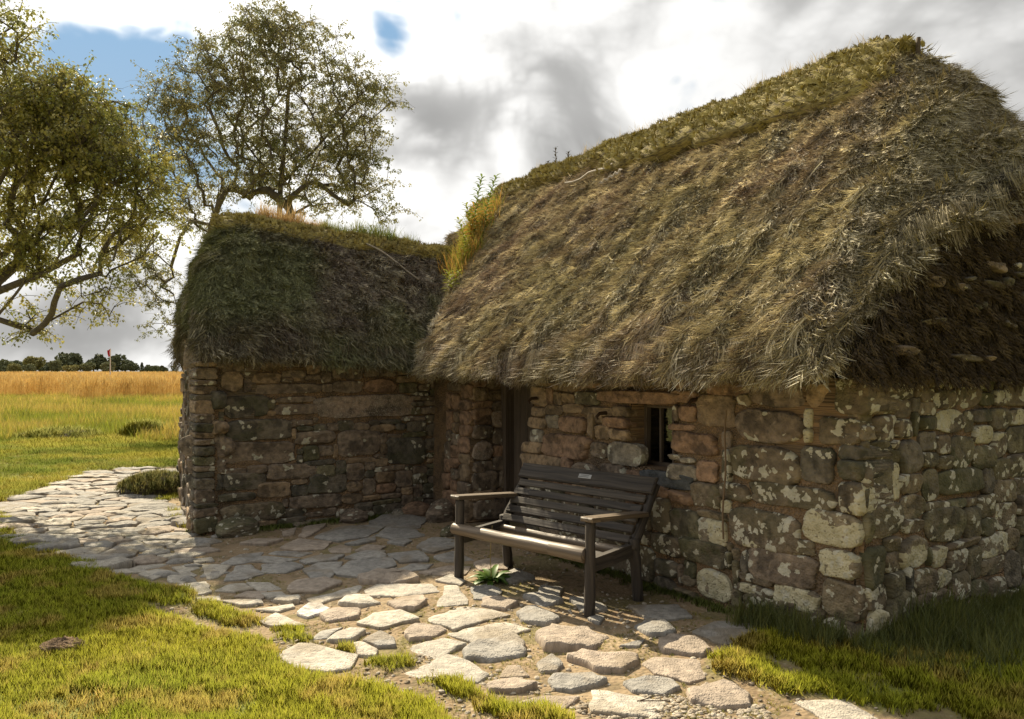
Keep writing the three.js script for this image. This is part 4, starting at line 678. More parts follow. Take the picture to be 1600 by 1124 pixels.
// small gravel between the stones
{
  const R = rng(808), list = [[], []], gs = [0, 1].map((k) => { const g = mergeVertices(new THREE.IcosahedronGeometry(1, 1)), p = g.attributes.position; for (let i = 0; i < p.count; i++) { const f = 0.75 + 0.5 * hash(i, k, 5); p.setXYZ(i, p.getX(i) * f * 1.2, p.getY(i) * f * 0.6, p.getZ(i) * f); } g.deleteAttribute('normal'); g.computeVertexNormals(); return g; });
  const near = pxPoly([[300, 790], [700, 790], [1090, 960], [1240, 1000], [1300, 1060], [1420, 1140], [700, 1140], [430, 1050], [60, 870], [20, 800], [280, 735]]);
  const band = pxPoly([[205, 790], [300, 780], [310, 850], [260, 845]]), heap = pxPoly([[1020, 1080], [1190, 1100], [1210, 1124], [930, 1124], [880, 1100]]), heap2 = pxPoly([[580, 1030], [680, 1025], [670, 1040], [580, 1042]]);
  for (let k = 0; k < 26000; k++) {
    const px = 20 + R() * 1400, py = 735 + 395 * Math.pow(R(), 0.7), v = ground(px, py); if (mask(v.x, v.z) > 0.5 || !inside(near, v.x, v.z)) continue;
    const dense = inside(band, v.x, v.z) || inside(heap, v.x, v.z) || inside(heap2, v.x, v.z); if (!dense && R() > 0.1 + 0.3 * sstep(0.5, 0.66, fbm(v.x * 2, v.z * 2, 3, 5))) continue;
    const s = (dense ? 0.007 : 0.004) + 0.011 * Math.pow(R(), 3); v.y = groundY(v.x, v.z) + s * 0.2;
    const c = mixc([0.22, 0.17, 0.11], [0.5, 0.44, 0.35], R());
    list[k % 2].push({ m: new THREE.Matrix4().compose(v, new THREE.Quaternion().setFromEuler(new THREE.Euler((R() - 0.5) * 0.6, R() * 6.3, (R() - 0.5) * 0.6)), V3(s, s, s)), c });
  }
  const m = std({ roughness: 0.9 });
  const a = scatter('gravel', gs[0], m, list[0]); scatter('gravel_grains', gs[1], m, list[1], a); tag(a, 'loose pale gravel scattered in the earth between the flagstones', 'gravel', null, 'stuff');
}

// ---------------------------------------------------------------- bench
{
  const L = Wd(-0.408, 6.06), Rr = Wd(0.507, 5.16), mid = L.clone().add(Rr).multiplyScalar(0.5); mid.y = 0.015;
  const b = thing('garden_bench', mid, 'dark weathered wooden slatted bench with armrests standing before the cottage wall', 'bench');
  const X = Rr.clone().sub(L).normalize(); b.rotation.y = Math.atan2(-X.z, X.x);
  const R = rng(66), W = 1.28, add = (name, g, m, x, y, z, rx = 0, parent = b) => { const o = mesh(name, g, m, parent); o.position.set(x, y, z); o.rotation.x = rx; return o; };
  const dark = woodMat([0.02, 0.016, 0.013], [0.075, 0.06, 0.046], 640, 0.75), greyed = woodMat([0.03, 0.025, 0.02], [0.11, 0.09, 0.07], 645, 0.8), wornLit = woodMat([0.09, 0.066, 0.044], [0.2, 0.15, 0.1], 650, 0.5);  // armrests and rails paler: wear, plus sunlight put into the wood colour
  const pole = (a, c, ra, rc) => { const s = new Soup(), pts = [], rr = []; for (let k = 0; k <= 8; k++) { pts.push(a.clone().lerp(c, k / 8)); rr.push(lerp(ra, rc, k / 8) * (1 + 0.05 * Math.sin(k * 2.3 + a.x * 5))); } tube(s, [a.clone().lerp(c, -0.002), ...pts], [ra * 0.4, ...rr], 12, 1); return s.build(); };
  for (const s of [-1, 1]) {
    mesh('front_leg', pole(V3(s * W / 2, -0.03, 0), V3(s * W / 2, 0.595, -0.01), 0.039, 0.034), dark, b);
    mesh('rear_leg', pole(V3(s * W / 2, -0.03, -0.54), V3(s * W / 2, 0.42, -0.49), 0.04, 0.038), dark, b);
    mesh('back_post', pole(V3(s * (W / 2 - 0.005), 0.34, -0.47), V3(s * (W / 2 - 0.005), 0.76, -0.77), 0.038, 0.03), dark, b);
    const arm = add('armrest', bevel(0.1, 0.03, 0.66, 0.008, R() * 3, R() * 3), wornLit, s * W / 2, 0.597, -0.285, -0.07);
    arm.rotation.y = s * 0.02;
    add('side_rail', bevel(0.045, 0.09, 0.44, 0.008, R() * 3, 0), dark, s * (W / 2 - 0.01), 0.325, -0.24, 0.06);
  }
  mesh('front_rail', pole(V3(-W / 2 - 0.04, 0.375, 0.012), V3(W / 2 - 0.02, 0.38, 0.012), 0.043, 0.05), wornLit, b);
  for (let k = 0; k < 4; k++) add('seat_slat', bevel(W - 0.09, 0.028, 0.06, 0.007, R() * 3, R() * 3), dark, 0, 0.352 - 0.019 * k, -0.095 - k * 0.086, 0.2);
  mesh('rear_rail', pole(V3(-W / 2 + 0.02, 0.325, -0.44), V3(W / 2 - 0.02, 0.325, -0.44), 0.034, 0.036), wornLit, b);
  const tilt = -Math.atan2(0.3, 0.45), on = (h) => [lerp(0.34, 0.76, h) + 0.02, lerp(-0.47, -0.77, h) + 0.04];
  for (let k = 0; k < 5; k++) { const [y, z] = on(0.12 + k * 0.155); add('back_slat', bevel(W - 0.03, 0.058, 0.022, 0.006, R() * 3, R() * 3), k % 2 ? dark : greyed, 0, y, z, tilt); }
  const [y, z] = on(0.955), top = add('top_rail', bevel(W + 0.05, 0.13, 0.035, 0.01, R() * 3, 0), dark, 0, y, z, tilt);
  const pl = add('plaque', bevel(0.125, 0.036, 0.004, 0.0015), std({ color: rgb(0.3, 0.29, 0.27), roughness: 0.45, metalness: 0.6 }), 0.03, 0.002, 0.0195, 0, top);
  for (const [dx, dy, w] of [[0, 0.007, 0.08], [-0.01, -0.005, 0.095]]) { const e = bevel(w, 0.004, 0.001, 0.0003); e.translate(dx, dy, 0.0026); const o = new THREE.Mesh(e, std({ color: rgb(0.08, 0.08, 0.08) })); pl.geometry = pl.geometry; o.name = numbered('engraved_line'); o.position.set(0.03, 0.002, 0.0195); top.add(o); }
}
// ---------------------------------------------------------------- grass
function tuft(seed, n, h, w, spread, lean, segs = 2, upright = 0) { const R = rng(seed), s = new Soup(); for (let k = 0; k < n; k++) { const a = R() * 6.283, r = spread * Math.sqrt(R()), l = h * (0.45 + 0.75 * R()), t = lean * (0.3 + R()); const d = V3(Math.cos(a) * t, 1, Math.sin(a) * t).normalize(), b = R() * 6.283; blade(s, V3(Math.cos(b) * r, -0.01, Math.sin(b) * r), d, V3(-Math.sin(a), 0, Math.cos(a)), l, w * (0.7 + 0.6 * R()), V3(Math.cos(a) * 0.3 * R(), -0.25 * R(), Math.sin(a) * 0.3 * R()), segs); } const g = s.build(); if (upright) { const n = g.attributes.normal; for (let i = 0; i < n.count; i++) { const v = V3().fromBufferAttribute(n, i).multiplyScalar(0.3); v.y = Math.abs(v.y) + upright; v.normalize(); n.setXYZ(i, v.x, v.y, v.z); } } return g; }
const spun = (v, s, R, sy = 1) => new THREE.Matrix4().compose(v, new THREE.Quaternion().setFromAxisAngle(V3(0, 1, 0), R() * 6.283), V3(s, s * sy, s));
const grassMat = leafy({ transmission: 0.5, roughness: 0.75 });
const turfMatter = new THREE.MeshPhysicalMaterial({ roughness: 1, specularIntensity: 0.25, side: THREE.DoubleSide }), G1 = tuft(11, 13, 0.052, 0.0048, 0.035, 0.75, 2, 0.8), G2 = tuft(12, 15, 0.16, 0.008, 0.09, 0.7, 2, 0.8), G3 = tuft(13, 16, 0.34, 0.014, 0.16, 0.5), G4 = tuft(15, 11, 0.3, 0.008, 0.07, 0.35, 3);
const lawnC = (v, R) => { const n = fbm(v.x * 1.1, v.z * 1.1, 3, 201), f = fbm(v.x * 4.5, v.z * 4.5, 3, 205); let c = mixc([0.17, 0.22, 0.015], [0.33, 0.3, 0.022], n); c = mixc(c, [0.36, 0.27, 0.06], sstep(0.5, 0.7, f) * 0.8 + (R() < 0.12 ? 0.5 : 0)); const s = 0.5 + 0.9 * R(); return c.map((x) => x * s); };
{
  const R = rng(700), near = [], mid = [], deep = [], shadeP = pxPoly([[1180, 1030], [1150, 1010], [1230, 985], [1300, 950], [1420, 920], [1750, 850], [2300, 900], [2300, 1300], [1500, 1130], [1420, 1085], [1360, 1062], [1250, 1055]]);
  const inHouse = (x, z) => { const v = V3(x, 0, z), [p, q] = mainInv(v), [a, b] = wingInv(v); return (p > 0 && q > 0) || (a > 0 && b > 0 && b < 2.9 && a < 3); };
  const bareSpot = (x, z) => sstep(0.62, 0.7, fbm(x * 1.6 + 31, z * 1.6, 3, 91));
  for (let k = 0; k < 130000; k++) {                                    // the near lawn, densest where it is closest
    const d = 2.2 + 6.2 * Math.pow(R(), 1.15), x = (-0.8 + 1.6 * R()) * d, z = -d; if (mask(x, z) < 0.5 || inHouse(x, z)) continue;
    const dk = inside(shadeP, x, z); if (R() < bareSpot(x, z) * (dk ? 0.2 : 0.75)) continue; const v = V3(x, groundY(x, z), z), tall = 0.55 + 0.9 * fbm(x * 3.3, z * 3.3, 3, 95);
    near.push({ m: spun(v, (0.7 + 0.6 * R()) * tall * (dk ? 1.2 : 1), R), c: lawnC(v, R) });
  }
  for (let k = 0; k < 80000; k++) {                                     // beyond the path to the first rough grass
    const d = 8 + 15 * R(), x = (-0.85 + 0.75 * R()) * d, z = -d; if (mask(x, z) < 0.5 || inHouse(x, z) || (x > -0.36 * d && d > 9)) continue; const v = V3(x, d < 16 ? groundY(x, z) : -0.08, z);
    const c = lawnC(v, R); mid.push({ m: spun(v, (0.3 + 0.9 * R() * fbm(x * 1.3, z * 1.3, 3, 98)) * lerp(0.8, 1.7, sstep(12, 22, d)), R), c: mixc(c, mixc([0.12, 0.18, 0.02], [0.36, 0.32, 0.04], sstep(0.35, 0.65, fbm(x * 0.9, z * 1.4, 3, 99))), 0.55) });
  }
  for (let k = 0; k < 22000; k++) {
    const d = 18 + 30 * R(), x = (-0.85 + 0.55 * R()) * d, z = -d, n = fbm(x * 0.28, z * 0.5, 3, 301); if (d < 20 && n < 0.5) continue; const v = V3(x, -0.08, z);
    let c = mixc([0.3, 0.33, 0.04], [0.56, 0.44, 0.11], sstep(0.35, 0.62, n + (R() - 0.5) * 0.3));  const s = 0.7 + 0.6 * R();
    deep.push({ m: spun(v, (0.5 + 0.9 * R()) * (0.5 + 1.1 * fbm(x * 0.5, z * 0.9, 2, 305)), R), c: c.map((t) => t * s) });
  }
  const a = scatter('lawn_grass', G1, turfMatter, near); tag(a, 'short trodden lawn grass in the foreground, around the flagstones', 'grass', null, 'stuff');
  const b = scatter('lawn_grass', G2, turfMatter, mid); tag(b, 'bright green lawn behind the flagstone path, on the left', 'grass', null, 'stuff');
  const c = scatter('meadow_grass', G3, grassMat, deep); tag(c, 'rough yellow green meadow grass and weeds between lawn and tall grass', 'grass', null, 'stuff');
  // tall dry grass with feathery heads
  const s = new Soup(), Q = rng(19); for (let k = 0; k < 16; k++) { const an = Q() * 6.283, r = 0.35 * Math.sqrt(Q()), l = 0.75 + 0.4 * Q(), d = V3((Q() - 0.5) * 0.3, 1, (Q() - 0.5) * 0.3).normalize(), p = V3(Math.cos(an) * r, -0.02, Math.sin(an) * r), sd = V3(Math.cos(an * 3), 0, Math.sin(an * 3)); blade(s, p, d, sd, l, 0.014, V3((Q() - 0.5) * 0.1, 0, (Q() - 0.5) * 0.1), 2); const t = p.clone().addScaledVector(d, l * 0.78); for (let j = 0; j < 5; j++) blade(s, t.clone().addScaledVector(d, j * 0.05), d.clone().add(V3((Q() - 0.5) * 1.1, 0.1, (Q() - 0.5) * 1.1)).normalize(), sd, 0.14, 0.02, V3(0, -0.2, 0), 1); }
  const tallG = s.build(), tall = [];
  for (let k = 0; k < 15000; k++) { const d = 38 + 130 * Math.pow(R(), 1.5), x = (-0.95 + 0.75 * R()) * d, z = -d; if (d < 38 + 12 * fbm(x * 0.25, 3, 3, 77)) continue; tall.push({ m: spun(V3(x, -0.05, z), 0.8 + 0.4 * R() + d * 0.002, R), c: mixc([0.55, 0.36, 0.11], [0.75, 0.56, 0.22], R()).map((t) => t * (0.75 + 0.4 * fbm(x * 0.2, z * 0.2, 2, 3))) }); }
  const t = scatter('tall_grass', tallG, grassMat, tall); tag(t, 'tall golden dry grass filling the field as far as the trees', 'grass', null, 'stuff');
  // taller dark grass at the foot of the gable
  const foot = []; for (let k = 0; k < 2600; k++) { const q = -0.15 + 2.6 * R(), o = 0.05 + 0.75 * R() * R(), v = main(-o, q, 0); if (R() < 0.25 && q < 0.2) continue; v.y = groundY(v.x, v.z); foot.push({ m: spun(v, (0.4 + 0.6 * R() * R()) * (1 - 0.5 * o) * (0.75 + 0.6 * sstep(0.0, 0.3, q) * sstep(1.3, 0.5, q)), R, 1.0), c: mixc([0.1, 0.13, 0.03], [0.26, 0.26, 0.06], R()) }); }
  for (let k = 0; k < 240; k++) { const p = 0.02 + 0.7 * R(), v = main(p, -0.1 - 0.25 * R() * R(), 0); v.y = groundY(v.x, v.z); foot.push({ m: spun(v, 0.35 + 0.35 * R(), R, 1.1), c: mixc([0.1, 0.13, 0.03], [0.24, 0.24, 0.06], R()) }); }
  const joint = [], yardIn = pxPoly([[300, 830], [690, 800], [1090, 960], [1240, 1010], [1290, 1060], [1400, 1140], [700, 1140], [430, 1050], [230, 940], [300, 900]]); // moss and seedlings in the joints
  for (let k = 0; k < 16000; k++) { const px = 230 + 1150 * R(), py = 800 + 330 * R(), v = ground(px, py); if (mask(v.x, v.z) > 0.5 || !inside(yardIn, v.x, v.z) || fbm(v.x * 2.6, v.z * 2.6, 3, 61) < 0.5 || laid.some((p) => inside(p, v.x, v.z))) continue; v.y = groundY(v.x, v.z); joint.push({ m: spun(v, 0.22 + 0.4 * R() * R(), R), c: mixc([0.12, 0.13, 0.02], [0.3, 0.25, 0.06], R()) }); }
  tag(scatter('joint_moss', G1, turfMatter, joint), 'tiny moss and grass seedlings in the joints of the paving', 'moss', null, 'stuff');
  const ft = scatter('wall_foot_grass', G4, grassMat, foot); tag(ft, 'dark long grass growing against the foot of the lichened gable', 'grass', null, 'stuff');
  const creep = []; for (let k = 0; k < 900; k++) { const f = R() < 0.55, v = f ? wing(0.4 + 2.2 * R(), -0.08 - 0.2 * R() * R(), 0) : main(0.8 + 2.4 * R(), -0.08 - 0.16 * R() * R(), 0); v.y = groundY(v.x, v.z); creep.push({ m: spun(v, 0.6 + 0.9 * R(), R), c: mixc([0.08, 0.11, 0.025], [0.18, 0.2, 0.05], R()) }); }
  const cr = scatter('creeping_weeds', G1, turfMatter, creep); tag(cr, 'low green weeds in the shade along the foot of the walls', 'weeds', null, 'stuff');
}
// dry grass and a green tussock on the roof ridges
{
  const R = rng(33), dry = [], green = [], gd = tuft(21, 9, 0.24, 0.006, 0.06, 0.35, 3);
  for (let k = 0; k < 330; k++) { const p = 1.3 + 5.2 * R(), dens = fbm(p * 2.3, 3, 3, 6); if (dens < 0.46) continue; const v = main(p, RQ + 0.05 * (R() - 0.6), 0); v.y = roofY(v) + 0.17; dry.push({ m: spun(v, 0.35 + 0.6 * R(), R), c: mixc([0.42, 0.29, 0.1], [0.55, 0.45, 0.24], R()) }); }
  for (let k = 0; k < 150; k++) { const a = 0.75 + 0.85 * R(), v = wing(a, 1.4 + 0.2 * (R() - 0.5), 0); v.y = roofY(v) + 0.1; dry.push({ m: spun(v, (0.5 + 0.6 * R()) * (a < 1.3 ? 1.2 : 0.7), R), c: mixc([0.42, 0.27, 0.1], [0.58, 0.45, 0.24], R()) }); }
  for (let k = 0; k < 220; k++) { const a = 1.5 + 1.3 * R(), v = wing(a, 1.35 + 0.35 * (R() - 0.5), 0); v.y = roofY(v) + 0.08; green.push({ m: spun(v, 0.4 + 0.75 * R() * (a > 1.9 && a < 2.5 ? 1.3 : 0.8), R), c: mixc([0.1, 0.15, 0.03], [0.26, 0.25, 0.06], R()) }); }
  for (let k = 0; k < 900; k++) { const t = R(), v = main(lerp(5.9, 6.95, t) + 0.35 * (R() - 0.4), lerp(0.6, 1.7, t) + 0.3 * (R() - 0.5), 0); v.y = roofY(v) - 0.02; dry.push({ m: spun(v, 0.6 + 1.2 * R(), R), c: R() < 0.5 ? mixc([0.2, 0.24, 0.04], [0.4, 0.38, 0.06], R()) : mixc([0.5, 0.26, 0.06], [0.6, 0.42, 0.12], R()) }); }
  tag(scatter('roof_grass', gd, grassMat, dry), 'dry straw coloured grass growing along the roof ridges and valley', 'grass', null, 'stuff');
  tag(scatter('roof_tussocks', gd, grassMat, green), 'green grass tussocks on the ridge of the wing roof', 'grass', null, 'stuff');
}
// ---------------------------------------------------------------- plants
function leafBlade(s, b, dir, up, len, w, droop, segs = 4) {            // a pointed leaf with a fold along its rib
  const side = V3().crossVectors(dir, up).normalize(); let prev = null; const p = b.clone(), d = dir.clone();
  for (let k = 0; k <= segs; k++) { const f = k / segs, hw = w * 0.5 * Math.sin(Math.PI * Math.min(1, 0.12 + 0.88 * f)) ** 0.8, n = V3().crossVectors(side, d).normalize(); const a = s.vv(p.clone().addScaledVector(side, -hw).addScaledVector(n, hw * 0.35), 0, f), c = s.vv(p, 0.5, f), e = s.vv(p.clone().addScaledVector(side, hw).addScaledVector(n, hw * 0.35), 1, f); if (prev) { s.q(prev[0], prev[1], c, a); s.q(prev[1], prev[2], e, c); } prev = [a, c, e]; p.addScaledVector(d, len / segs); d.y -= droop / segs; d.normalize(); }
}
const stemMat = std({ color: rgb(0.14, 0.1, 0.04) });
function willowherb(base, h, lean, seed, label, colour, flowerless) {
  const t = thing('willowherb', base, label, 'plant'), R = rng(seed), s = new Soup(), f = new Soup(), pts = [];
  for (let k = 0; k <= 8; k++) { const u = k / 8; pts.push(V3(lean[0] * u * u * h, u * h, lean[1] * u * u * h)); }
  tube(s, pts, pts.map((_, k) => 0.006 * (1 - k / 10)), 5);
  const n = Math.round(h * 75); for (let k = 0; k < n; k++) { const u = 0.12 + 0.88 * k / n, i = Math.min(7, Math.floor(u * 8)), p = pts[i].clone().lerp(pts[i + 1], u * 8 - i), a = k * 2.4, d = V3(Math.cos(a), 0.75 - 0.5 * (1 - u), Math.sin(a)).normalize(); leafBlade(f, p, d, V3(0, 1, 0), (0.14 + 0.03 * R()) * lerp(1.05, 0.5, u * u), 0.03, 0.9, 3); }
  mesh('stem', s.build(), stemMat, t); mesh('foliage', f.build(), leafy({ color: colour, transmission: 0.5 }), t); return t;
}
{
  const on = (p, q) => { const v = main(p, q, 0); v.y = roofY(v) - 0.03; return v; };
  const yg = rgb(0.26, 0.28, 0.04), gr = rgb(0.16, 0.22, 0.04), or = rgb(0.42, 0.24, 0.04);
  willowherb(on(6.35, 1.05), 1.0, [0.12, 0], 1, 'tall green willowherb, left one of the two spires against the sky', gr);
  willowherb(on(6.4, 1.25), 0.85, [0.2, 0], 2, 'tall green willowherb, right one of the two spires against the sky', gr);
  willowherb(on(6.35, 1.05), 0.62, [-0.15, 0.1], 3, 'yellowing leafy willowherb high in the valley between the roofs', yg);
  willowherb(on(6.15, 0.85), 0.55, [-0.2, 0.2], 4, 'yellow green willowherb halfway down the valley between the roofs', yg);
  willowherb(on(6.0, 0.7), 0.45, [0.1, 0.2], 5, 'yellow green willowherb with orange foot in the roof valley', yg);
  willowherb(on(6.3, 0.95), 0.5, [0.15, 0], 6, 'orange brown withered willowherb in the roof valley', or);
  willowherb(on(6.6, 1.2), 0.55, [0, 0], 7, 'orange withered willowherb behind the leafy ones on the roof', or);
  willowherb(on(5.62, 0.36), 0.3, [-0.2, 0.2], 8, 'small bright green willowherb sprout on the lower wing thatch', yg);
  willowherb(on(5.72, 0.45), 0.24, [0.2, 0.2], 9, 'smaller green sprout right of the bright one, low in the roof valley', yg);
  // dead flower stalks on the main ridge
  const dead = (px, py, d, h, seed, label) => { const b = atDepth(px, py, d); b.y = Math.max(roofY(b), 1) + 0.12; const t = thing('dead_flower_stalk', b, label, 'plant'), s = new Soup(), R = rng(seed); tube(s, [V3(0, -0.05, 0), V3(0.01, h * 0.5, 0), V3(-0.005, h, 0)], [0.007, 0.006, 0.004], 5); mesh('stem', s.build(), stemMat, t); const f = new Soup(); for (let k = 0; k < 14; k++) { const u = 0.35 + 0.65 * k / 14, a = k * 2.4; leafBlade(f, V3(0, u * h, 0), V3(Math.cos(a), 0.7, Math.sin(a)).normalize(), V3(0, 1, 0), 0.05, 0.022, 0.2, 2); } mesh('seed_head', f.build(), std({ color: rgb(0.07, 0.055, 0.035), side: THREE.DoubleSide }), t); };
  const ridgeAt = (px) => { for (let p = 1; p < 9; p += 0.01) { const v = main(p, RQ, 4.4), c = v.clone().project(camera); if ((c.x + 1) * 800 < px) return p; } return 8; };
  for (const [px, h, label] of [[856, 0.2, 'short dark seed stalk, leftmost of those on the main ridge'], [868, 0.36, 'tallest dark seed stalk on the main ridge'], [888, 0.22, 'slim dark seed stalk, rightmost of those on the main ridge']]) { const v = main(ridgeAt(px), RQ, 0); const c = v.clone().setY(4.4).project(camera); dead(px, (1 - c.y) * 562, -v.z, h, px, label); }
  // two stub stakes at the near end of the ridge
  for (const [px, p, label] of [[1403, 1.2, 'short weathered peg in the ridge turf, left of the peak peg'], [1440, 0.92, 'short dark peg at the very peak of the ridge']]) { const s = new Soup(); tube(s, [V3(0, -0.12, 0), V3(0.005, 0.06, 0), V3(0.01, 0.13, 0)], [0.022, 0.02, 0.017], 7); const v = main(p, RQ, 0); v.y = roofY(v) + (px < 1420 ? 0.14 : 0.08); const o = mesh('ridge_peg', s.build(), std({ color: rgb(0.1, 0.075, 0.05) })); o.position.copy(v); tag(o, label, 'peg'); }
  // sticks lying on the thatch
  const bark = woodMat([0.24, 0.2, 0.15], [0.42, 0.37, 0.3], 690, 0.8, 0.2, 0.5);
  const lying = (name, a, c, d0, d1, r, label, cat) => { const s = new Soup(), pts = [], rr = []; const A = main(...a, 0), C = main(...c, 0); for (let k = 0; k <= 14; k++) { const v = A.clone().lerp(C, k / 14); v.y = roofY(v) + 0.17 + 0.02 * Math.sin(k * 1.9) * (r > 0.02 ? 1 : 0.6); pts.push(v); rr.push(r * (1 - 0.5 * k / 14)); } tube(s, pts, rr, 8); const g = s.build(), o0 = pts[0].clone(); g.translate(-o0.x, -o0.y, -o0.z); const o = mesh(name, g, bark); o.position.copy(o0); tag(o, label, cat); };
  lying('thatching_pole', [3.0, 1.74], [4.95, 1.54], 0, 0, 0.026, 'long pale crooked pole lying along the main roof below the ridge', 'pole');
  lying('thatching_stick', [3.75, 1.42], [4.0, 1.32], 0, 0, 0.024, 'short pale stick stub lying on the thatch below the long pole', 'stick');
  const wingStick = (() => { const s = new Soup(), pts = []; for (let k = 0; k <= 10; k++) { const v = wing(lerp(2.0, 2.55, k / 10), lerp(0.95, 0.5, k / 10), 0); v.y = roofY(v) + 0.13 + 0.02 * Math.sin(k * 0.5); pts.push(v); } tube(s, pts, pts.map(() => 0.011), 6); const g = s.build(); g.translate(-pts[0].x, -pts[0].y, -pts[0].z); const o = mesh('thatching_rod', g, bark); o.position.copy(pts[0]); tag(o, 'thin pale rod lying on the shaded thatch of the wing', 'stick'); })();
  // broad leaved weed by the bench leg
  const w = thing('dock_plant', ground(768, 908, 0.01), 'bright green broad leaved weed growing under the left end of the bench', 'plant'), R = rng(12), lm = leafy({ color: rgb(0.12, 0.22, 0.03), transmission: 0.45, roughness: 0.5 });
  for (let k = 0; k < 26; k++) { const s = new Soup(), a = k * 2.4, e = 0.25 + 0.8 * R(); leafBlade(s, V3(Math.cos(a) * 0.02, 0, Math.sin(a) * 0.02), V3(Math.cos(a), e, Math.sin(a)).normalize(), V3(0, 1, 0), 0.12 + 0.12 * R(), 0.045 + 0.02 * R(), 1.1, 6); mesh('leaf', s.build(), lm, w); }
  const st = new Soup(); tube(st, [V3(0, 0, 0), V3(-0.01, 0.2, 0), V3(0.005, 0.42, 0)], [0.004, 0.003, 0.002], 5); mesh('stem', st.build(), std({ color: rgb(0.4, 0.3, 0.12) }), w);
  // grown mound by the wing corner
  const mnd = thing('grassy_mound', ground(248, 772), 'small overgrown mound of grass and weeds beside the wing corner', 'mound'), mg = new THREE.SphereGeometry(1, 24, 12, 0, 6.2832, 0, 1.6), mp = mg.attributes.position;
  for (let i = 0; i < mp.count; i++) { const k = 0.85 + 0.3 * fbm3(mp.getX(i) * 2, mp.getY(i) * 2, mp.getZ(i) * 2 + 4, 3); mp.setXYZ(i, mp.getX(i) * 0.5 * k, mp.getY(i) * 0.3 * k - 0.03, mp.getZ(i) * 0.4 * k); } mg.computeVertexNormals();
  mesh('soil', mg, turfMat, mnd); const ml = []; for (let k = 0; k < 700; k++) { const a = R() * 6.283, r = Math.sqrt(R()); ml.push({ m: spun(V3(Math.cos(a) * r * 0.52, 0.29 * Math.sqrt(1 - r * r * 0.92) - 0.03, Math.sin(a) * r * 0.42), 0.35 + 0.35 * R(), R), c: mixc([0.08, 0.1, 0.025], [0.26, 0.22, 0.06], R()) }); } scatter('grass', G2, turfMatter, ml, mnd);
  // molehill
  const soilCrumb = tex(128, (u, v) => mixc([0.16, 0.1, 0.06], [0.36, 0.25, 0.15], fbm(u * 10, v * 10, 4, 71, 10)));
  const mh = ground(98, 1020), hg = new THREE.SphereGeometry(1, 40, 14, 0, 6.2832, 0, 1.6), hp = hg.attributes.position; for (let i = 0; i < hp.count; i++) { const x = hp.getX(i), y = hp.getY(i), z = hp.getZ(i), k = 0.7 + 0.6 * fbm3(x * 5, y * 5, z * 5, 4, 3); hp.setXYZ(i, x * 0.12 * k, y * 0.04 * k * (0.5 + fbm3(x * 14, y * 14, z * 14, 2, 8)) - 0.012, z * 0.1 * k); } hg.computeVertexNormals();
  const hill = mesh('molehill', hg, std({ map: soilCrumb, bumpMap: gritBump, bumpScale: 0.02, roughness: 1 })); hill.position.set(mh.x, groundY(mh.x, mh.z) + 0.02, mh.z); tag(hill, 'small brown molehill of crumbled earth on the lawn', 'molehill');
  // grassy hummock in the meadow
  for (const [px, py, sx, sy, label] of [[228, 678, 0.55, 0.36, 'dark green overgrown hummock in the meadow near the wing corner'], [95, 680, 0.9, 0.2, 'low wide weedy hummock in the meadow on the left']]) {
    const t = thing('hummock', ground(px, py).setY(-0.05), label, 'hummock'), g = new THREE.SphereGeometry(1, 24, 12, 0, 6.2832, 0, 1.6), p = g.attributes.position; for (let i = 0; i < p.count; i++) { const k = 0.55 + 0.9 * fbm3(p.getX(i) * 2.4 + px, p.getY(i) * 2, p.getZ(i) * 2, 3); p.setXYZ(i, p.getX(i) * k * sx, p.getY(i) * k * sy - 0.04, p.getZ(i) * k * sx * 0.8); } g.computeVertexNormals();
    mesh('soil', g, turfMat, t); const l = []; for (let k = 0; k < 900; k++) { const a = R() * 6.283, r = Math.sqrt(R()); l.push({ m: spun(V3(Math.cos(a) * r * sx * 1.05, sy * 0.95 * Math.sqrt(1 - r * r * 0.95) - 0.05, Math.sin(a) * r * sx * 0.85), 0.5 + 1.4 * R() * R(), R), c: mixc([0.14, 0.18, 0.03], [0.4, 0.36, 0.08], R()) }); } scatter('grass', G2, turfMatter, l, t);
  }
  // twigs on the square flag
  { const s = new Soup(); tube(s, [V3(0, 0.008, 0), V3(0.06, 0.012, 0.03), V3(0.14, 0.008, 0.045)], [0.003, 0.003, 0.002], 5); tube(s, [V3(0.02, 0.008, 0.0), V3(0.09, 0.016, 0.0), V3(0.15, 0.01, -0.02)], [0.003, 0.0025, 0.002], 5); const v = ground(995, 1108); const o = mesh('twig', s.build(), std({ color: rgb(0.07, 0.045, 0.03) })); o.position.set(v.x, groundY(v.x, v.z) + 0.04, v.z); o.rotation.y = 0.35; tag(o, 'thin dark twig lying on the square pale flagstone in front', 'twig'); }
}
// ---------------------------------------------------------------- birch trees: limbs grown towards points spread through the crown
const barkTex = tex(256, (u, v) => { const n = fbm(u * 10, v * 20, 4, 981, 10), m = fbm(u * 3, v * 8, 3, 982, 3); return mixc([0.05, 0.04, 0.032], [0.2, 0.17, 0.13], n * 0.7 + m * 0.3); });
const barkMat = std({ map: barkTex, bumpMap: barkTex, bumpScale: 0.01, roughness: 0.95 });
const leafGeo = (seed, n, sz) => { const R = rng(seed), s = new Soup(); for (let k = 0; k < n; k++) { const a = R() * 6.283, d = V3(Math.cos(a), -0.5 - R(), Math.sin(a)).normalize(), up = V3(R() - 0.5, 1, R() - 0.5).normalize(); leafBlade(s, V3((R() - 0.5) * 0.1, (R() - 0.5) * 0.1, (R() - 0.5) * 0.1), d, up, sz * (0.7 + 0.6 * R()), sz * 0.72, 0.5, 2); } return s.build(); };
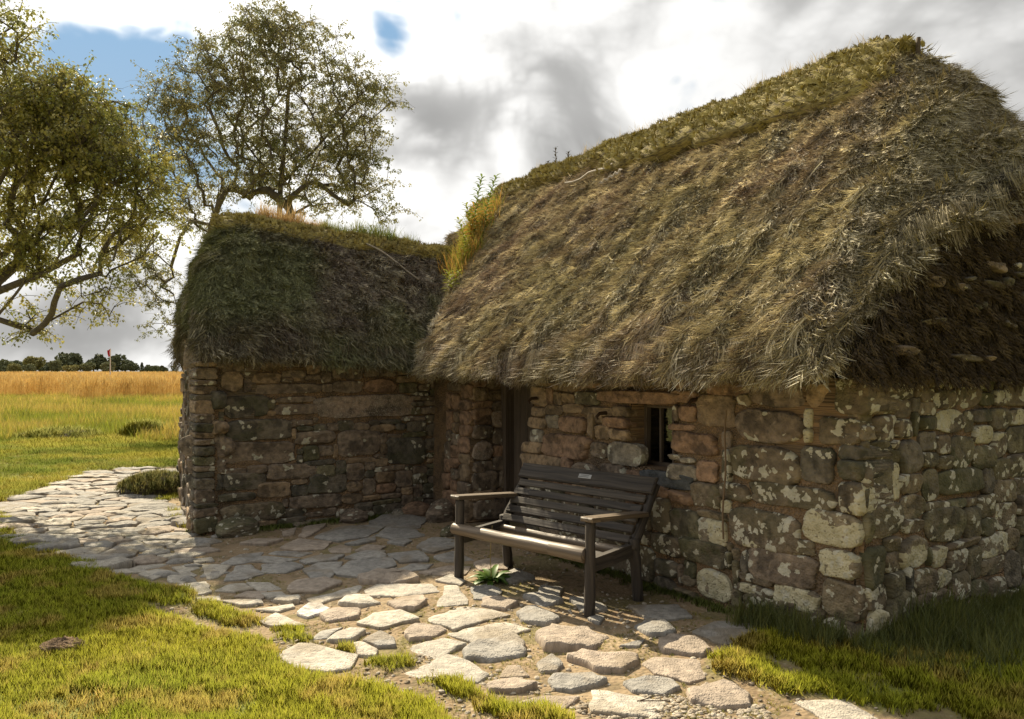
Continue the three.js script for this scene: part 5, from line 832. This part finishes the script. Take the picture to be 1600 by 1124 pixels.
function birch(label, trunk, blobs, depth, nPts, perPt, leafC, seed, leafSize, o = {}) {
  const R = rng(seed), pts = [], total = blobs.reduce((t, b) => t + b[2] * b[3] * (b[4] ?? 1), 0), mpp = depth / FOC;
  for (const [px, py, rx, ry, dens = 1, dz = 0] of blobs) {
    const n = Math.round(nPts * rx * ry * dens / total), c = atDepth(px, py, depth + dz);
    for (let k = 0; k < n; k++) { const a = R() * 6.283, u = R() * 2 - 1, r = Math.pow(R(), 0.42), h = Math.sqrt(1 - u * u); pts.push(V3(c.x + Math.cos(a) * h * rx * mpp * r, c.y + u * ry * mpp * r, c.z + Math.sin(a) * h * Math.min(rx, 120) * mpp * r * 0.95)); }
  }
  const nodes = trunk.map(([p], i) => ({ p, par: i - 1, w: 0 })), root = trunk[0][0]; const keep = trunk.length;
  for (let i = 0; i < trunk.length; i++) if (trunk[i][1] !== undefined) nodes[i].par = trunk[i][1];
  pts.sort((a, b) => a.distanceTo(trunk[Math.min(2, keep - 1)][0]) - b.distanceTo(trunk[Math.min(2, keep - 1)][0]));
  const tips = [];
  for (const t of pts) {
    let best = 1, bd = 1e9; for (let i = 1; i < nodes.length; i++) { const n = nodes[i].p, e = n.distanceTo(t), d = e * (1 + 0.9 * Math.max(0, 0.75 * Math.hypot(t.x - n.x, t.z - n.z) - (t.y - n.y)) / (e + 0.01)); if (d < bd) { bd = d; best = i; } }
    const a = nodes[best].p, L = a.distanceTo(t), n = Math.max(1, Math.round(L / 0.3)), pd = nodes[best].par >= 0 ? a.clone().sub(nodes[nodes[best].par].p).normalize() : V3(0, 1, 0), c = a.clone().addScaledVector(pd, L * 0.22); c.y += L * 0.1; let par = best;
    for (let k = 1; k <= n; k++) { const u = k / n, p = a.clone().multiplyScalar((1 - u) ** 2).addScaledVector(c, 2 * u * (1 - u)).addScaledVector(t, u * u); p.add(V3((R() - 0.5) * 0.05, (R() - 0.5) * 0.05, (R() - 0.5) * 0.05)); nodes.push({ p, par, w: 0 }); par = nodes.length - 1; }
    tips.push(par);
  }
  const E = 2.3, tipR = 0.0065; for (const n of nodes) n.s = 0; for (const i of tips) nodes[i].s += Math.pow(tipR, E);
  for (let i = nodes.length - 1; i > 0; i--) if (nodes[i].par >= 0) nodes[nodes[i].par].s += nodes[i].s + 1e-9;
  const rad = (i) => Math.max(0.005, Math.pow(nodes[i].s, 1 / E));
  const kids = nodes.map(() => []); nodes.forEach((n, i) => n.par >= 0 && kids[n.par].push(i));
  const thick = new Soup(), thin = new Soup();
  const walk = (i, from) => { let chain = from >= 0 ? [from, i] : [i]; let k = i; while (kids[k].length) { const b = kids[k].reduce((x, y) => (nodes[y].s > nodes[x].s ? y : x)); for (const o of kids[k]) if (o !== b) stack.push([o, k]); chain.push(b); k = b; } if (chain.length < 2) return; const rr = chain.map((j) => rad(j)); if (from >= 0) rr[0] = Math.min(rr[0], rr[1] * 1.15); const big = rr[0] > 0.035; tube(big ? thick : thin, chain.map((j) => nodes[j].p), rr, big ? 8 : 4, 1); };
  const stack = [[0, -1]]; while (stack.length) walk(...stack.pop());
  const t = thing('birch_tree', root.clone().setY(0), label, 'tree'), back = t.position.clone().negate();
  const A = (o) => { o.position.copy(back); return o; };
  A(mesh('trunk', thick.build(), barkMat, t));
  const lists = [[], []], lg = [leafGeo(seed + 1, 4, leafSize), leafGeo(seed + 2, 4, leafSize)], q = new THREE.Quaternion();
  for (const i of tips) {
    const p = nodes[i].p, prev = nodes[nodes[i].par].p, tone = R(), out = p.clone().sub(prev).normalize(), n = 2 + Math.floor(R() * 3.2);
    for (let w = 0; w < n; w++) {                                       // hanging twigs, leaves set along each
      const a = R() * 6.283, d = out.clone().multiplyScalar(0.7).add(V3(Math.cos(a) * 0.8, 0.25 - 0.5 * R(), Math.sin(a) * 0.8)).normalize(), L = (0.3 + 0.5 * R()) * (o.twig ?? 1), tw = [prev.clone().lerp(p, R())];
      for (let j = 1; j <= 4; j++) { tw.push(tw[j - 1].clone().addScaledVector(d, L / 4)); d.y -= 0.22 + 0.12 * R(); d.normalize(); }
      tube(thin, tw, [0.005, 0.0045, 0.004, 0.003, 0.002], 3, 1);
      const k = Math.round(perPt * (0.5 + R()));
      for (let j = 0; j < k; j++) { const u = 0.15 + 0.85 * R(), f = Math.min(3, Math.floor(u * 4)), v = tw[f].clone().lerp(tw[f + 1], u * 4 - f).add(V3((R() - 0.5) * 0.09, (R() - 0.6) * 0.08, (R() - 0.5) * 0.09)); q.setFromEuler(new THREE.Euler((R() - 0.5) * 0.9, R() * 6.283, (R() - 0.5) * 0.9)); const s = 0.7 + 0.6 * R(); lists[j % 2].push({ m: new THREE.Matrix4().compose(v.add(back), q, V3(s, s, s)), c: leafC(tone, R) }); }
    }
  }
  const br = A(mesh('branches', thin.build(), barkMat, t)); br.userData.kind = 'stuff';
  const lm = leafy({ transmission: o.trans ?? 0.58, roughness: 0.55 });
  lists.forEach((l, i) => scatter('crown', lg[i], lm, l, t)); return t;
}
{
  const D = 19, T = (px, py, d = D) => atDepth(px, py, d);
  birch('spreading birch with brownish olive crown rising behind the wing roof', [[T(428, 600).setY(-0.1)], [T(432, 470)], [T(436, 360)], [T(438, 290)], [T(446, 215)], [T(450, 150)], [T(395, 240), 3], [T(350, 175), 6], [T(500, 225), 3], [T(550, 165), 8], [T(400, 190), 5]],
    [[440, 105, 120, 92], [430, 45, 70, 36], [350, 120, 75, 80], [285, 165, 70, 66], [555, 185, 62, 85], [575, 130, 38, 34], [480, 210, 90, 80, 0.7], [365, 240, 95, 75, 0.8], [268, 255, 48, 70, 0.7], [560, 275, 55, 50, 0.9], [470, 290, 115, 44, 0.85], [430, 240, 70, 60, 0.5], [600, 335, 30, 26, 0.5], [300, 330, 60, 50, 0.6], [232, 430, 46, 60, 0.9, 2], [250, 500, 32, 34, 0.4, 2], [215, 375, 40, 60, 0.7, 2]],
    D, 1000, 6, (tone, R) => { const c = mixc([0.24, 0.26, 0.12], [0.41, 0.37, 0.18], tone), s = 0.65 + 0.7 * R(); return c.map((x) => x * s); }, 4100, 0.052);
  const d = 10.2, U = (px, py, dd = d) => atDepth(px, py, dd);
  birch('olive gold birch at the left edge, one limb reaching in', [[U(-420, 700).setY(-0.1)], [U(-380, 540)], [U(-250, 470)], [U(-110, 470)], [U(-10, 458)], [U(60, 430)], [U(125, 395)], [U(180, 340)], [U(60, 330), 5], [U(100, 250), 8], [U(-350, 330), 1], [U(-300, 150), 10], [U(-180, 60), 11], [U(-60, 40), 12]],
    [[110, 225, 110, 90], [170, 235, 80, 85], [225, 290, 48, 62, 0.7], [60, 165, 80, 60], [120, 165, 70, 50], [20, 250, 80, 100, 0.8], [8, 50, 36, 52], [-70, 110, 100, 100, 0.9], [110, 350, 110, 50, 0.55], [200, 350, 52, 40, 0.5], [30, 370, 70, 60, 0.7], [120, 435, 80, 45, 0.35], [30, 500, 45, 40, 0.35], [155, 475, 45, 30, 0.3], [185, 410, 40, 35, 0.35], [-150, 250, 140, 120, 0.6], [-200, 30, 120, 100, 0.8], [-100, 380, 90, 90, 0.5], [-300, 150, 130, 130, 0.7]],
    d, 1150, 7, (tone, R) => { const c = mixc([0.32, 0.34, 0.1], [0.56, 0.5, 0.17], tone), s = 0.65 + 0.7 * R(); return c.map((x) => x * s); }, 4200, 0.04, { twig: 0.75 });
}
// ---------------------------------------------------------------- far tree line and flag
{
  const far = (label, px, w, h, d, seed, col, conifer, group) => {
    const R = rng(seed), b = atDepth(px, HOR, d).setY(0), t = thing('woodland_tree', b, label, 'tree', group), mp = d / FOC, W = w * mp, H = h * mp + EYE, s = new Soup(), lumps = [];
    tube(s, [V3(0, -0.2, 0), V3(0, H * 0.35, 0), V3(0.1, H * 0.7, 0)], [W * 0.04, W * 0.03, W * 0.015], 7); mesh('trunk', s.build(), barkMat, t);
    const f = new Soup(), nl = conifer ? 5 : 9; for (let k = 0; k < nl; k++) { const a = R() * 6.283, u = k / (nl - 1); lumps.push(conifer ? [V3((R() - 0.5) * W * 0.3, H * (0.3 + 0.62 * u), 0), W * lerp(0.4, 0.15, u), H * 0.17] : [V3(Math.cos(a) * W * 0.3 * Math.sqrt(R()), H * (0.38 + 0.42 * R()), Math.sin(a) * W * 0.25), W * (0.2 + 0.13 * R()), H * (0.16 + 0.08 * R())]); }
    for (const [c, rw, rh] of lumps) for (let k = 0; k < 260; k++) { const a = R() * 6.283, u = R() * 2 - 1, q = Math.sqrt(1 - u * u), r = Math.pow(R(), 0.25), v = V3(c.x + Math.cos(a) * q * rw * r, c.y + u * rh * r, c.z + Math.sin(a) * q * rw * r), z = W * 0.045 * (0.6 + R()); const d1 = V3(R() - 0.5, R() - 0.5, R() - 0.5).normalize(), d2 = V3(R() - 0.5, R() - 0.5, R() - 0.5).normalize(); const i = s.p.length; const p0 = f.vv(v.clone().addScaledVector(d1, -z)), p1 = f.vv(v.clone().addScaledVector(d2, z)), p2 = f.vv(v.clone().addScaledVector(d1, z)), p3 = f.vv(v.clone().addScaledVector(d2, -z)); f.q(p0, p1, p2, p3); }
    mesh('crown', f.build(), std({ color: rgb(...col), side: THREE.DoubleSide }), t);
  };
  const dk = [0.15, 0.165, 0.085], ol = [0.32, 0.3, 0.12], md = [0.22, 0.23, 0.11];
  far('broad dark crowned tree, the tallest left of the flag', 108, 46, 32, 260, 1, dk); far('dark rounded tree close left of the flag', 146, 36, 29, 262, 2, dk); far('pale olive domed tree in the middle of the far wood', 55, 32, 26, 250, 3, ol); far('dark round tree at the left edge of the far wood', 8, 30, 18, 255, 4, md);
  far('low pale bush in the far wood, left of the olive domed tree', 24, 24, 12, 240, 5, ol); far('low pale olive bush between the domed tree and the dark one', 84, 20, 18, 245, 6, md); far('dark tree just behind the flag', 184, 34, 27, 262, 7, dk); far('dark layered tree right of the flag', 204, 28, 21, 258, 8, dk); far('small pale bush at the foot of the dark layered tree', 168, 26, 15, 235, 9, md); far('low olive bush below the tallest dark tree', 112, 24, 12, 232, 10, ol); far('low grey green bush in front of the dark round tree', 136, 24, 15, 234, 11, md);
  far('small dark pointed tree by the wing, right end of the wood', 272, 13, 13, 250, 12, dk, true); far('small dark tree left of the pointed one by the wing', 256, 15, 11, 250, 13, dk); far('low dark tree in the gap of the far wood', 236, 22, 10, 280, 14, md); far('pointed dark tree in the thin right part of the wood', 222, 12, 12, 275, 15, dk, true); far('low grey bush at the far left below the round tree', 44, 20, 12, 238, 16, md);
  far('low dark tree far behind, left of the broad dark crown', 80, 40, 20, 290, 17, dk); far('dark tree beyond the left frame edge of the far wood', -30, 40, 20, 260, 18, dk); far('olive tree beyond the far wood\'s left end', -75, 44, 24, 262, 19, ol); far('low dark tree behind the thin right part of the wood', 246, 30, 8, 300, 20, md); far('low dark tree between the domed olive and the round dark one', 32, 34, 16, 285, 21, dk);
  const fp = thing('flagpole', atDepth(172, HOR, 70).setY(-0.05), 'white flagpole with a hanging red flag at the edge of the field', 'flagpole'), s = new Soup(), hh = EYE + 36 * 70 / FOC; tube(s, [V3(0, 0, 0), V3(0, hh * 0.5, 0), V3(0, hh, 0)], [0.05, 0.045, 0.035], 8); mesh('pole', s.build(), std({ color: rgb(0.75, 0.74, 0.7), roughness: 0.5 }), fp);
  const fl = new Soup(), rows = 8, cols = 6; for (let j = 0; j <= rows; j++) for (let i = 0; i <= cols; i++) { const u = i / cols, w = j / rows; fl.v(-0.03 - u * 0.24 * (1 - 0.4 * w), hh - 0.05 - w * 0.62 - u * 0.12, 0.06 * Math.sin(u * 7 + w * 3)); } for (let j = 0; j < rows; j++) for (let i = 0; i < cols; i++) { const a = j * (cols + 1) + i; fl.q(a, a + cols + 1, a + cols + 2, a + 1); } mesh('flag', fl.build(), std({ color: rgb(0.5, 0.03, 0.04), side: THREE.DoubleSide }), fp);
}
scene.traverse((o) => { if (o.isMesh) { o.castShadow = true; o.receiveShadow = true; } });
console.log('stones', stoneCount, 'path', path.children.length);
renderer.render(scene, camera);
